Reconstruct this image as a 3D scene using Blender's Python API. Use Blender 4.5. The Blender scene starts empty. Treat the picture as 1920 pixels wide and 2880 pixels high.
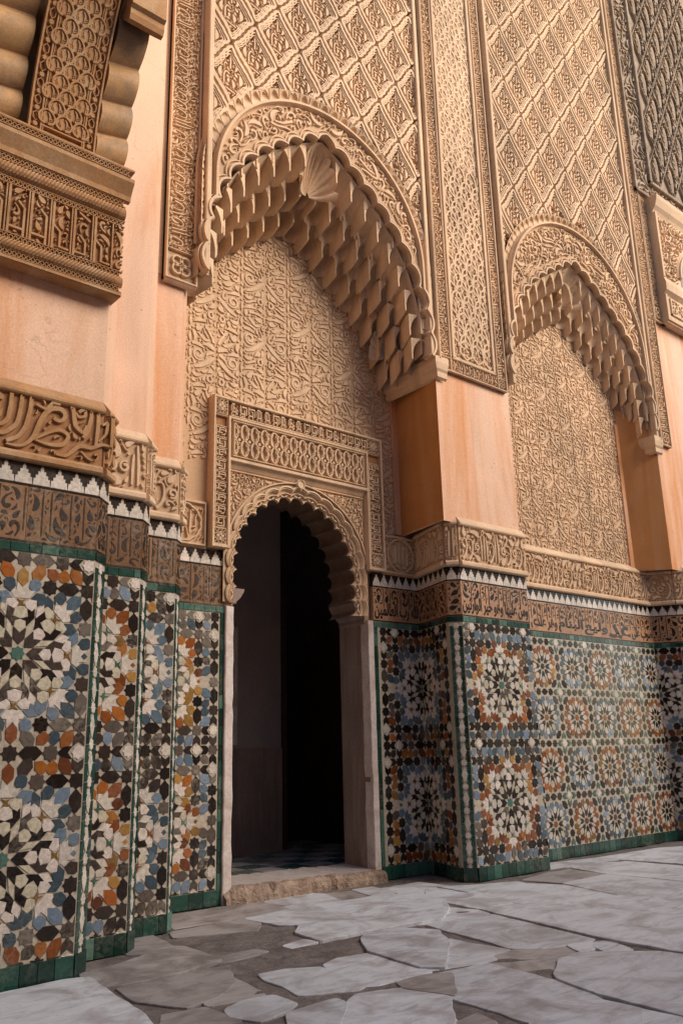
import bpy, math, random
import numpy as np
from math import sin, cos, pi, radians, sqrt, atan2
random.seed(7); rng = np.random.default_rng(7)
S = bpy.context.scene
COL = S.collection

# ------------------------------------------------------------------ camera, sky, sun, exposure
cam = bpy.data.cameras.new("camera"); camo = bpy.data.objects.new("camera", cam); COL.objects.link(camo)
cam.sensor_fit = 'VERTICAL'; cam.sensor_height = 36.0; cam.lens = 36.0 * 2395.37 / 2880.0
cam.clip_start = 0.05; cam.clip_end = 300
camo.location = (0, 0, 0.9)
from mathutils import Matrix, Vector
_ya, _pi, _ro = radians(40.317), radians(15.514), radians(-1.401)
_f = Vector((sin(_ya)*cos(_pi), cos(_ya)*cos(_pi), sin(_pi)))
_r = Vector((cos(_ya), -sin(_ya), 0)); _u = _r.cross(_f)
_r2 = _r*cos(_ro) + _u*sin(_ro); _u2 = -_r*sin(_ro) + _u*cos(_ro)
camo.rotation_euler = Matrix((( _r2.x, _u2.x, -_f.x), (_r2.y, _u2.y, -_f.y), (_r2.z, _u2.z, -_f.z))).to_euler()
S.camera = camo

SUN_EL, SUN_AZ = radians(31), radians(34)          # light comes over the right shoulder, azimuth from -Y towards +X
w = bpy.data.worlds.new("World"); S.world = w; w.use_nodes = True
nt = w.node_tree; bg = nt.nodes["Background"]; sky = nt.nodes.new("ShaderNodeTexSky")
sky.sky_type = 'NISHITA'; sky.sun_disc = False
sky.sun_elevation = SUN_EL; sky.sun_rotation = pi - SUN_AZ
nt.links.new(sky.outputs[0], bg.inputs[0]); bg.inputs[1].default_value = 0.05
sl = bpy.data.lights.new("sun", 'SUN'); sun = bpy.data.objects.new("sun", sl); COL.objects.link(sun)
sl.energy = 1.5; sl.angle = radians(44); sl.color = (1.0, 0.85, 0.70)
_d = Vector((sin(SUN_AZ)*cos(SUN_EL), -cos(SUN_AZ)*cos(SUN_EL), sin(SUN_EL)))
sun.rotation_euler = _d.to_track_quat('Z', 'Y').to_euler(); sun.location = (4, -3, 9)
S.view_settings.view_transform = 'Standard'; S.view_settings.look = 'None'
S.view_settings.gamma = 1; S.view_settings.use_curve_mapping = False
S.view_settings.exposure = 1.86
S.cycles.use_denoising = True; S.cycles.max_bounces = 8; S.cycles.diffuse_bounces = 5

# ------------------------------------------------------------------ materials
def _n(t, k, **kw):
    n = t.nodes.new(k)
    for a, b in kw.items():
        if a.startswith('i_'): n.inputs[a[2:].replace('_', ' ')].default_value = b
        else: setattr(n, a, b)
    return n
def ramp(t, fac, stops):
    n = t.nodes.new("ShaderNodeValToRGB"); e = n.color_ramp.elements
    while len(e) < len(stops): e.new(0.5)
    for k, (p, c) in enumerate(stops): e[k].position = p; e[k].color = (*c, 1)
    t.links.new(fac, n.inputs[0]); return n.outputs[0]
def mixc(t, fac, a, b, mode='MIX'):
    n = t.nodes.new("ShaderNodeMix"); n.data_type = 'RGBA'; n.blend_type = mode
    for s, v in ((n.inputs[0], fac), (n.inputs[6], a), (n.inputs[7], b)):
        if hasattr(v, 'node'): t.links.new(v, s)
        else: s.default_value = v if isinstance(v, float) else (*v, 1)
    return n.outputs[2]
def coords(t, scale=(1, 1, 1), world=True):
    m = _n(t, "ShaderNodeMapping"); m.inputs[3].default_value = scale
    if world: g = _n(t, "ShaderNodeNewGeometry"); t.links.new(g.outputs['Position'], m.inputs[0])
    else: g = _n(t, "ShaderNodeTexCoord"); t.links.new(g.outputs['Object'], m.inputs[0])
    return m.outputs[0]
def noise(t, vec, scale, detail=4, rough=0.55, dist=0.0):
    n = _n(t, "ShaderNodeTexNoise"); n.inputs['Scale'].default_value = scale; n.inputs['Detail'].default_value = detail
    n.inputs['Roughness'].default_value = rough; n.inputs['Distortion'].default_value = dist
    t.links.new(vec, n.inputs['Vector']); return n.outputs[0]
def bump(t, h, strength, dist, b):
    n = _n(t, "ShaderNodeBump"); n.inputs['Strength'].default_value = strength; n.inputs['Distance'].default_value = dist
    t.links.new(h, n.inputs['Height']); t.links.new(n.outputs[0], b.inputs['Normal'])
def newmat(name, rough=0.8, spec=0.3):
    m = bpy.data.materials.new(name); m.use_nodes = True; b = m.node_tree.nodes["Principled BSDF"]
    b.inputs['Roughness'].default_value = rough; b.inputs['Specular IOR Level'].default_value = spec
    return m, m.node_tree, b
def scl(c, k): return tuple(min(1, x*k) for x in c)
def rough_mat(name, c, var=0.25, scale=3.0, fine=60, bmp=0.25, rough=0.85, stain=None, streak=False, stain_amt=0.5, bdist=0.004, rand=0.0, pits=False):
    m, t, b = newmat(name, rough, 0.2)
    v = coords(t); n1 = noise(t, v, scale, 6, 0.6, 0.6)
    col = ramp(t, n1, [(0.28, scl(c, 1-var)), (0.5, c), (0.72, scl(c, 1+var))])
    if stain:
        v2 = coords(t, (2.2, 2.2, 0.35) if streak else (1, 1, 1))
        n2 = noise(t, v2, scale*0.8, 5, 0.6, 1.0)
        f = ramp(t, n2, [(0.44, (0, 0, 0)), (0.64, (stain_amt,)*3)])
        col = mixc(t, f, col, stain)
    if pits:
        col = mixc(t, ramp(t, noise(t, coords(t, (9, 9, .7)), 1.0, 4, .6), [(.35, (.5,)*3), (.55, (0, 0, 0)), (.8, (0, 0, 0))]), col, scl(c, 1.14))
        col = mixc(t, ramp(t, noise(t, v, 26, 2, .5), [(.235, (.85,)*3), (.27, (0, 0, 0))]), col, scl(c, .45))
        ck = _n(t, 'ShaderNodeTexVoronoi'); ck.feature = 'DISTANCE_TO_EDGE'; ck.inputs['Scale'].default_value = 1.3
        dv = _n(t, 'ShaderNodeVectorMath'); dv.operation = 'ADD'; ns = _n(t, 'ShaderNodeTexNoise'); ns.inputs['Scale'].default_value = 2.5; ns.inputs['Detail'].default_value = 6; t.links.new(v, ns.inputs['Vector']); t.links.new(v, dv.inputs[0]); t.links.new(ns.outputs[1], dv.inputs[1]); t.links.new(dv.outputs[0], ck.inputs['Vector'])
        cf = mixc(t, 1.0, ramp(t, ck.outputs[0], [(0.0, (.55,)*3), (.006, (0, 0, 0))]), ramp(t, n1, [(.5, (0, 0, 0)), (.6, (1, 1, 1))]), 'MULTIPLY')
        col = mixc(t, cf, col, scl(c, .5))
    n3 = noise(t, v, fine, 3, 0.6)
    f3 = ramp(t, n3, [(0.3, (0.86,)*3), (0.7, (1.1,)*3)])
    col = mixc(t, 1.0, col, f3, 'MULTIPLY')
    if rand:
        oi = _n(t, "ShaderNodeObjectInfo"); col = mixc(t, 1.0, col, ramp(t, oi.outputs['Random'], [(0, (1-rand,)*3), (1, (1+rand*0.6,)*3)]), 'MULTIPLY')
    t.links.new(col, b.inputs['Base Color']); bump(t, n3, bmp, bdist, b)
    return m
def glaze(name, c, c2=None, rough=0.24, var=0.35, worn=0.0):
    """hand-cut glazed tile: every piece a little different, mottled, uneven surface"""
    m, t, b = newmat(name, rough, 0.42)
    oi = _n(t, "ShaderNodeObjectInfo"); r = oi.outputs['Random']
    base = ramp(t, r, [(0.0, scl(c, 1-var)), (0.45, c), (0.75, c2 or scl(c, 1+var)), (1.0, scl(c, 1+var))])
    v = coords(t); n1 = noise(t, v, 45, 5, 0.65, 0.8); n2 = noise(t, v, 4, 3)
    base = mixc(t, 1.0, base, ramp(t, n1, [(0.3, (0.72,)*3), (0.7, (1.22,)*3)]), 'MULTIPLY')
    if worn:
        wf = mixc(t, 1.0, ramp(t, n1, [(0.42, (0, 0, 0)), (0.62, (1, 1, 1))]), ramp(t, n2, [(0.48, (0, 0, 0)), (0.62, (worn,)*3)]), 'MULTIPLY')
        base = mixc(t, wf, base, (0.26, 0.23, 0.18))
    t.links.new(base, b.inputs['Base Color'])
    rr = _n(t, "ShaderNodeMapRange"); rr.inputs[3].default_value = rough*0.5; rr.inputs[4].default_value = rough*1.5
    t.links.new(n1, rr.inputs[0]); t.links.new(rr.outputs[0], b.inputs['Roughness'])
    bump(t, n1, 0.12, 0.004, b)
    return m
M = {}
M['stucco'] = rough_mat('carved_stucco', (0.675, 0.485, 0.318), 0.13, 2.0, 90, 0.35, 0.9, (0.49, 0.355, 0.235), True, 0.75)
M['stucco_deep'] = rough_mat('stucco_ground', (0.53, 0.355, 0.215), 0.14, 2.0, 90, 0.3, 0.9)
M['stucco_warm'] = rough_mat('carved_ochre_stucco', (0.40, 0.215, 0.095), 0.2, 5.0, 70, 0.35, 0.75, (0.50, 0.34, 0.2), False, 0.7)
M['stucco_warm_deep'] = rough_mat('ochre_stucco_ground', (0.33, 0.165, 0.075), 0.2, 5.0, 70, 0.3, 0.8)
M['stucco_grey'] = rough_mat('weathered_shade_grey_stucco', (0.36, 0.275, 0.20), 0.3, 5.0, 50, 0.6, 0.95, (0.22, 0.165, 0.12), False, 0.8)  # weathered grey, darkened further in place of shade from overhead
M['plaster'] = rough_mat('peach_plaster', (0.70, 0.45, 0.305), 0.15, 1.1, 120, 0.22, 0.55, (0.62, 0.25, 0.075), True, 1.0, 0.003, 0.0, True)
M['plaster_shade'] = rough_mat('shade_orange_plaster', (0.52, 0.235, 0.075), 0.14, 1.5, 120, 0.25, 0.6, (0.60, 0.33, 0.17), True, 0.6, 0.003)  # darker orange carries the shade of the recess sides in its colour
M['corbel'] = rough_mat('stained_corbel_plaster', (0.46, 0.27, 0.12), 0.2, 6.0, 90, 0.3, 0.55, (0.24, 0.17, 0.12), False, 0.8)
M['cedar'] = rough_mat('low_bounce_cedar_boards', (0.07, 0.042, 0.028), 0.25, 3.0, 50, 0.4)  # dark tone also keeps the unseen left wall from bouncing light
M['mudbrick'] = rough_mat('earth_wall', (0.42, 0.27, 0.17), 0.15, 2.0, 40, 0.5)
M['marble'] = rough_mat('worn_marble', (0.40, 0.41, 0.43), 0.10, 3.0, 26, 0.12, 0.5, (0.27, 0.245, 0.235), False, 0.55, 0.004, 0.10)
M['marble_brown'] = rough_mat('stained_marble', (0.25, 0.215, 0.20), 0.16, 4.0, 26, 0.2, 0.6, (0.15, 0.125, 0.115), False, 0.7, 0.005, 0.10)
M['dirt'] = rough_mat('packed_earth_joint', (0.185, 0.158, 0.145), 0.3, 9.0, 40, 0.8, 0.95, (0.10, 0.083, 0.075), False, 0.7, 0.012)
def marble(name, c, stain, amt):
    m, t, b = newmat(name, 0.45, 0.35); oi = _n(t, "ShaderNodeObjectInfo")
    v = coords(t, (1.6, 5.5, 1)); n1 = noise(t, v, 2.2, 7, 0.62, 1.8); n2 = noise(t, coords(t), 3.5, 6, 0.65, 0.8); n3 = noise(t, coords(t), 45, 4, 0.6); n4 = noise(t, v, 3.0, 3, 0.5, 3.5)
    col = ramp(t, n1, [(0.3, scl(c, .66)), (0.46, c), (0.6, scl(c, 1.12)), (0.74, scl(c, .84))])
    col = mixc(t, ramp(t, n2, [(0.46, (0, 0, 0)), (0.64, (amt,)*3)]), col, stain)
    col = mixc(t, ramp(t, n4, [(0.485, (0, 0, 0)), (0.5, (.35,)*3), (0.515, (0, 0, 0))]), col, scl(c, .55))
    col = mixc(t, ramp(t, n3, [(0.26, (.6,)*3), (0.34, (0, 0, 0))]), col, scl(stain, .7))
    col = mixc(t, 1.0, col, ramp(t, oi.outputs['Random'], [(0, (.86,)*3), (1, (1.08,)*3)]), 'MULTIPLY')
    t.links.new(col, b.inputs['Base Color']); b.inputs['Roughness'].default_value = .5
    bump(t, mixc(t, .5, n3, n1), .22, .006, b); return m
M['marble'] = marble('worn_marble', (0.565, 0.585, 0.61), (0.28, 0.25, 0.24), .75)
M['marble_brown'] = marble('stained_marble', (0.36, 0.33, 0.315), (0.15, 0.125, 0.115), .8)
M['hole'] = rough_mat('painted_hole_shade', (0.03, 0.024, 0.02), 0.2, 5.0, 60, 0.2, 0.95)  # near-black tone standing in for shade inside the slots
M['soffit'] = rough_mat('dark_arch_soffit', (0.17, 0.115, 0.08), 0.3, 5.0, 60, 0.4)  # arch underside, a darker brown than the arch face
M['step'] = rough_mat('eroded_stone_step', (0.36, 0.275, 0.21), 0.35, 14.0, 45, 0.9, 0.9, (0.22, 0.14, 0.1), False, 0.7, 0.02)
M['step_top'] = rough_mat('worn_step_top', (0.42, 0.37, 0.34), 0.15, 8.0, 45, 0.3, 0.7)
M['jamb'] = rough_mat('whitewashed_jamb', (0.68, 0.60, 0.55), 0.06, 6.0, 60, 0.35, 0.7, (0.42, 0.31, 0.25), False, 0.6)
M['reveal'] = rough_mat('grey_brown_reveal', (0.30, 0.225, 0.19), 0.15, 4.0, 60, 0.35, 0.75, (0.2, 0.14, 0.11), True, 0.7)
M['room'] = rough_mat('dim_room_plaster', (0.33, 0.275, 0.26), 0.15, 2.0, 60, 0.3)
M['cream'] = glaze('cream_tile_ground', (0.47, 0.41, 0.32), None, 0.34, 0.0)
M['cream_light'] = glaze('pale_cream_tile_ground', (0.62, 0.55, 0.45), None, 0.34, 0.0)
M['white'] = glaze('ivory_tile', (0.62, 0.56, 0.48), (0.66, 0.58, 0.51), 0.26, 0.12)
M['white2'] = glaze('sand_white_tile', (0.52, 0.47, 0.35), None, 0.28, 0.14)
M['black'] = glaze('black_brown_tile', (0.020, 0.0145, 0.012), (0.032, 0.023, 0.018), 0.22, 0.4, 0.12)
M['black_worn'] = glaze('worn_brown_tile', (0.055, 0.04, 0.032), (0.16, 0.135, 0.11), 0.3, 0.45, 0.8)
M['blue'] = glaze('slate_blue_tile', (0.07, 0.108, 0.135), (0.125, 0.19, 0.24), 0.22, 0.35, 0.3)
M['bluelight'] = glaze('pale_blue_tile', (0.18, 0.245, 0.31), (0.15, 0.19, 0.245), 0.24, 0.25, 0.3)
M['orange'] = glaze('amber_tile', (0.25, 0.072, 0.016), (0.36, 0.14, 0.028), 0.22, 0.38, 0.4)
M['rust'] = glaze('rust_tile', (0.17, 0.055, 0.022), (0.27, 0.10, 0.03), 0.22, 0.35, 0.3)
M['ochre'] = glaze('ochre_tile', (0.30, 0.16, 0.04), None, 0.25, 0.35, 0.4)
M['green'] = glaze('deep_green_tile', (0.012, 0.048, 0.036), (0.020, 0.078, 0.058), 0.2, 0.4, 0.35)
M['teal'] = glaze('teal_tile', (0.075, 0.165, 0.13), (0.045, 0.135, 0.098), 0.22, 0.3, 0.4)
M['glyph'] = glaze('black_glaze_writing', (0.022, 0.017, 0.015), None, 0.3, 0.1)
M['band'] = glaze('ochre_band_tile', (0.40, 0.225, 0.125), (0.46, 0.25, 0.13), 0.4, 0.15, 0.0)
M['band_dark'] = glaze('brown_band_tile', (0.19, 0.095, 0.043), (0.25, 0.135, 0.065), 0.32, 0.18, 0.6)
M['glyph_brown'] = glaze('brown_black_glaze', (0.038, 0.026, 0.021), None, 0.32, 0.2, 0.5)
M['roomtile'] = glaze('dim_floor_tile', (0.05, 0.11, 0.12), (0.2, 0.16, 0.1), 0.3, 0.4)

# ------------------------------------------------------------------ geometry helpers (local frame: x along, z up, -y outwards)
def norm2(p):
    a = np.roll(p, -1, 0)-np.roll(p, 1, 0); l = np.hypot(a[:, 0], a[:, 1])+1e-9
    return np.stack([-a[:, 1]/l, a[:, 0]/l], 1)
def area(p):
    p = np.asarray(p); return 0.5*np.sum(p[:, 0]*np.roll(p[:, 1], -1)-np.roll(p[:, 0], -1)*p[:, 1])
class MB:
    def __init__(s): s.v = []; s.f = []; s.smooth = []
    def add(s, vs, fs, smooth=False):
        o = len(s.v); s.v.extend(vs); s.f.extend([tuple(i+o for i in f) for f in fs]); s.smooth.extend([smooth]*len(fs))
    def prism(s, pts, n0, n1, bev=0.0):
        p = np.asarray(pts, float)
        if area(p) < 0: p = p[::-1]
        n = len(p); t = p+norm2(p)*bev if bev else p
        m = len(p)
        vs = [(x, -n0, z) for x, z in p]
        if bev: vs += [(x, -(n1-bev*0.6), z) for x, z in p]
        vs += [(x, -n1, z) for x, z in t]
        L = 3 if bev else 2; fs = []
        for k in range(L-1):
            for i in range(n):
                j = (i+1) % n; fs.append((k*n+i, k*n+j, (k+1)*n+j, (k+1)*n+i))
        fs.append(tuple((L-1)*n+i for i in range(n)))
        s.add(vs, fs)
    def ribbon(s, pts, w, n0, n1, closed=False, edge=0.62, smooth=False):
        p = np.asarray(pts, float); n = len(p)
        w = np.broadcast_to(np.asarray(w, float), (n,))
        if closed: d = np.roll(p, -1, 0)-np.roll(p, 1, 0)
        else: d = np.gradient(p, axis=0)
        l = np.hypot(d[:, 0], d[:, 1])+1e-9; q = np.stack([-d[:, 1]/l, d[:, 0]/l], 1)
        vs = []
        for i in range(n):
            h = w[i]/2
            for o, hh in ((h, n0), (h*edge, n1), (-h*edge, n1), (-h, n0)):
                vs.append((p[i, 0]+q[i, 0]*o, -hh, p[i, 1]+q[i, 1]*o))
        fs = []
        for i in range(n if closed else n-1):
            j = (i+1) % n
            for k in range(3): fs.append((i*4+k, i*4+k+1, j*4+k+1, j*4+k))
        if not closed: fs += [(0, 3, 2, 1), ((n-1)*4, (n-1)*4+1, (n-1)*4+2, (n-1)*4+3)]
        s.add(vs, fs, smooth)
    def box(s, u0, u1, z0, z1, n0, n1, bev=0.0):
        s.prism([(u0, z0), (u1, z0), (u1, z1), (u0, z1)], n0, n1, bev)
        s.add([(u0, -n0, z0), (u1, -n0, z0), (u1, -n0, z1), (u0, -n0, z1)], [(3, 2, 1, 0)])
    def profile(s, prof, u0, u1, caps=True):
        """prof: list of (n, z), top to bottom or bottom to top, swept along u"""
        n = len(prof); vs = [(u0, -a, b) for a, b in prof]+[(u1, -a, b) for a, b in prof]
        fs = [(i, i+n, i+1+n, i+1) for i in range(n-1)]
        if caps: fs += [tuple(range(n)), tuple(range(2*n-1, n-1, -1))]
        s.add(vs, fs)
    def grid(s, P, smooth=True, flip=False):
        P = np.asarray(P, float); a, b = P.shape[:2]
        fs = [((i*b+j), (i*b+j+1), ((i+1)*b+j+1), ((i+1)*b+j)) for i in range(a-1) for j in range(b-1)]
        if flip: fs = [f[::-1] for f in fs]
        s.add([tuple(x) for x in P.reshape(-1, 3)], fs, smooth)
    def mesh(s, name):
        me = bpy.data.meshes.new(name); me.from_pydata(s.v, [], s.f)
        if any(s.smooth): me.polygons.foreach_set('use_smooth', s.smooth)
        me.update(); return me
def link(name, me, mat, parent=None, loc=(0, 0, 0), rot=(0, 0, 0), kind=None):
    o = bpy.data.objects.new(name, me); COL.objects.link(o)
    if mat is not None:
        if not me.materials: me.materials.append(None)
        o.material_slots[0].link = 'OBJECT'; o.material_slots[0].material = M[mat] if isinstance(mat, str) else mat
    o.location = loc; o.rotation_euler = rot
    if parent is not None: o.parent = parent
    if kind: o['kind'] = kind
    return o
def build(mb, name, mat, parent=None, loc=(0, 0, 0), rot=(0, 0, 0), kind=None):
    return link(name, mb.mesh(name), mat, parent, loc, rot, kind)
def thing(name, label, cat, loc, group=None):
    o = bpy.data.objects.new(name, None); COL.objects.link(o); o.location = loc; o.empty_display_size = 0.1
    o['label'] = label; o['category'] = cat; o['kind'] = 'thing'
    if group: o['group'] = group
    return o
class Face:
    """a vertical plane on a thing: origin x,y and heading; parts are built in its local frame"""
    def __init__(s, root, x, y, phi=0.0):
        s.root = root; s.o = (x-root.location.x, y-root.location.y, -root.location.z); s.phi = phi
    def part(s, mb, name, mat, kind=None): return build(mb, name, mat, s.root, s.o, (0, 0, s.phi), kind)
def clip(poly, u0, u1, z0, z1):
    p = [tuple(q) for q in poly]
    for ax, lim, sg in ((0, u0, 1), (0, u1, -1), (1, z0, 1), (1, z1, -1)):
        out = []
        for i in range(len(p)):
            a, b = p[i-1], p[i]; ia = (a[ax]-lim)*sg >= 0; ib = (b[ax]-lim)*sg >= 0
            if ia != ib:
                t = (lim-a[ax])/(b[ax]-a[ax]); out.append((a[0]+(b[0]-a[0])*t, a[1]+(b[1]-a[1])*t))
            if ib: out.append(b)
        p = out
        if len(p) < 3: return None
    q = [p[0]]
    for a in p[1:]:
        if abs(a[0]-q[-1][0])+abs(a[1]-q[-1][1]) > 1e-5: q.append(a)
    return q if len(q) >= 3 and abs(area(q)) > 1.5e-5 else None
def bez(*c, n=14):
    c = np.asarray(c, float); t = np.linspace(0, 1, n)[:, None]; k = len(c)-1
    return sum(math.comb(k, i)*(1-t)**(k-i)*t**i*c[i] for i in range(k+1))
def spiral(cx, cz, r0, r1, a0, turns, n=22):
    t = np.linspace(0, 1, n); r = r0+(r1-r0)*t; a = a0+turns*2*pi*t
    return np.stack([cx+r*np.cos(a), cz+r*np.sin(a)], 1)

# ------------------------------------------------------------------ arabesque filler: grows curls and leaves into whatever room is left
class Filler:
    def __init__(s, u0, u1, z0, z1, mask=None, mirror=None, periodic=False, res=0.006, gap=0.005, seed=1):
        s.u0, s.z0, s.res, s.gap = u0, z0, res, gap
        s.nx, s.nz = int((u1-u0)/res)+1, int((z1-z0)/res)+1
        X, Z = np.meshgrid(u0+np.arange(s.nx)*res, z0+np.arange(s.nz)*res, indexing='ij')
        s.free = np.ones((s.nx, s.nz), bool) if mask is None else mask(X, Z)
        s.mirror, s.per = mirror, periodic
        if mirror is not None: s.free &= X > mirror+gap*0.3
        s.r = np.random.default_rng(seed); s.el = []
    def _idx(s, P):
        i = np.floor((P[:, 0]-s.u0)/s.res).astype(int); j = np.floor((P[:, 1]-s.z0)/s.res).astype(int)
        if s.per: return i % s.nx, j % s.nz, np.ones(len(i), bool)
        ok = (i >= 0) & (i < s.nx) & (j >= 0) & (j < s.nz)
        return np.clip(i, 0, s.nx-1), np.clip(j, 0, s.nz-1), ok
    def _samples(s, pts, w, extra):
        d = np.gradient(pts, axis=0); l = np.hypot(d[:, 0], d[:, 1])+1e-9; q = np.stack([-d[:, 1]/l, d[:, 0]/l], 1)
        out = []
        for k in np.linspace(-1, 1, max(3, int(2*(w.max()/2+extra)/s.res)+2)): out.append(pts+q*(w/2+extra)[:, None]*k)
        return np.concatenate(out)
    def put(s, pts, w, force=False):
        pts = np.asarray(pts, float); w = np.broadcast_to(np.asarray(w, float), (len(pts),)).copy()
        L = np.hypot(*np.diff(pts, axis=0).T).sum(); m = max(len(pts), int(L/s.res/0.9)+2)
        ti = np.linspace(0, len(pts)-1, m); a = np.arange(len(pts))
        dp = np.stack([np.interp(ti, a, pts[:, 0]), np.interp(ti, a, pts[:, 1])], 1); dw = np.interp(ti, a, w)
        Q = s._samples(dp, dw, 0.0); i, j, ok = s._idx(Q)
        if not force and not (ok.all() and s.free[i, j].all()): return False
        Q = s._samples(dp, dw, s.gap); i, j, ok = s._idx(Q); s.free[i[ok], j[ok]] = False
        s.el.append((pts, w)); return True
    def fill(s, sizes, tries, kinds=('curl', 'leaf', 'drop'), wk=1.0, heading=None, spread=pi):
        for size in sizes:
            fi = np.argwhere(s.free)
            if len(fi) == 0: break
            for _ in range(tries):
                i, j = fi[s.r.integers(len(fi))]
                if not s.free[i, j]: continue
                x, z = s.u0+(i+0.5)*s.res, s.z0+(j+0.5)*s.res
                k = kinds[s.r.integers(len(kinds))]; a = s.r.uniform(-spread, spread)+(heading if heading is not None else 0); sg = s.r.choice([-1, 1])
                t = np.linspace(0, 1, 11)
                if k == 'curl':
                    th = a+sg*t*t*s.r.uniform(3.4, 5.2); st = size*(1-0.62*t)/11*1.9
                    pts = np.cumsum(np.stack([np.cos(th)*st, np.sin(th)*st], 1), 0)
                    w = size*0.21*wk*(0.35+0.9*t)*np.where(t > 0.93, 0.8, 1)
                elif k == 'leaf':
                    th = a+sg*(t-0.3)*1.7; st = size/11*1.25
                    pts = np.cumsum(np.stack([np.cos(th)*st, np.sin(th)*st], 1), 0)
                    w = size*0.36*wk*np.clip(np.sin(pi*t**0.75), 0.08, 1)**0.9
                elif k == 'stem':
                    th = a+0.25*np.sin(t*5+sg)*sg; st = size/11*1.5
                    pts = np.cumsum(np.stack([np.cos(th)*st, np.sin(th)*st], 1), 0)
                    w = size*0.17*wk*(0.8+0.4*t)
                else:
                    th = a+sg*t*0.6; st = size/11*0.8
                    pts = np.cumsum(np.stack([np.cos(th)*st, np.sin(th)*st], 1), 0)
                    w = size*0.4*wk*np.clip(np.sin(pi*t**0.6), 0.1, 1)
                pts = pts-pts[5]+np.array([x, z])
                s.put(pts, w)
        return s
    def out(s, mb, n0, n1, edge=0.62, jit=0.15, keep=None):
        for pts, w in s.el:
            h = n0+(n1-n0)*(1+s.r.uniform(-jit, jit))
            if keep is not None and not keep(pts): continue
            mb.ribbon(pts, w, n0, h, edge=edge)
            if s.mirror is not None:
                q = pts.copy(); q[:, 0] = 2*s.mirror-q[:, 0]; mb.ribbon(q[::-1], w[::-1], n0, h, edge=edge)
        return mb
# ------------------------------------------------------------------ tile patterns
def star8(x, z, R, a0=0.0, k=0.765):
    return [(x+(R if i % 2 == 0 else R*k)*sin(a0+i*pi/8), z+(R if i % 2 == 0 else R*k)*cos(a0+i*pi/8)) for i in range(16)]
def place(poly, x, z, ang, s=1.0, mir=1):
    c, n = cos(ang), sin(ang); return [(x+(px*mir*c+pz*n)*s, z+(-px*mir*n+pz*c)*s) for px, pz in poly]     # ang clockwise from up
HEXA = lambda L, W: [(0, -L/2), (W/2, -L/2+W*0.52), (W/2, L/2-W*0.52), (0, L/2), (-W/2, L/2-W*0.52), (-W/2, -L/2+W*0.52)]
PETAL = [(0, -1.0), (.72, -.3), (.70, .5), (.34, .86), (-.34, .86), (-.70, .5), (-.72, -.3)]
DARTB = [(0, 1.0), (.72, .25), (.74, -.85), (.36, -.55), (0, -.3), (-.36, -.55), (-.74, -.85), (-.72, .25)]
A_DART = [(0, 1.15), (.8, 2.0), (.83, 3.45), (0, 2.72), (-.83, 3.45), (-.8, 2.0)]
A_P1 = [(0, 2.82), (.78, 3.5), (.70, 4.35), (0, 4.58), (-.70, 4.35), (-.78, 3.5)]
A_W = [(.05, 4.62), (1.08, 4.94), (.92, 5.95), (1.86, 6.45), (1.95, 4.85), (.88, 3.65), (.76, 4.4)]
A_P2 = [(0, 4.66), (1.0, 4.98), (.8, 6.0), (.3, 6.3), (-.3, 6.3), (-.8, 6.0), (-1.0, 4.98)]
A_ST = [(-.62, 7.35), (-.22, 6.9), (-.42, 6.4), (0, 6.5), (.42, 6.4), (.22, 6.9), (.62, 7.35), (0, 7.12)]
A_P3 = [(.42, 6.69), (1.06, 7.31), (2.04, 7.25), (2.1, 6.4), (1.5, 5.72), (.75, 6.14)]
A_TR = [(-1.8, 8.55), (-.8, 8.55), (-.72, 9.7), (0, 8.88), (.72, 9.7), (.8, 8.55), (1.8, 8.55), (1.0, 7.45), (-1.0, 7.45)]
A_OD = [(1.22, 7.44), (2.0, 8.31), (3.25, 8.2), (3.22, 7.0), (2.19, 6.42), (2.13, 7.25)]
A_R1 = [(2.0, 4.55), (1.92, 3.6), (.8, 2.15), (.92, 3.42)]
A_R2 = [(3.15, 6.8), (3.2, 5.5), (2.12, 4.8), (2.16, 6.05)]
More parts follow.
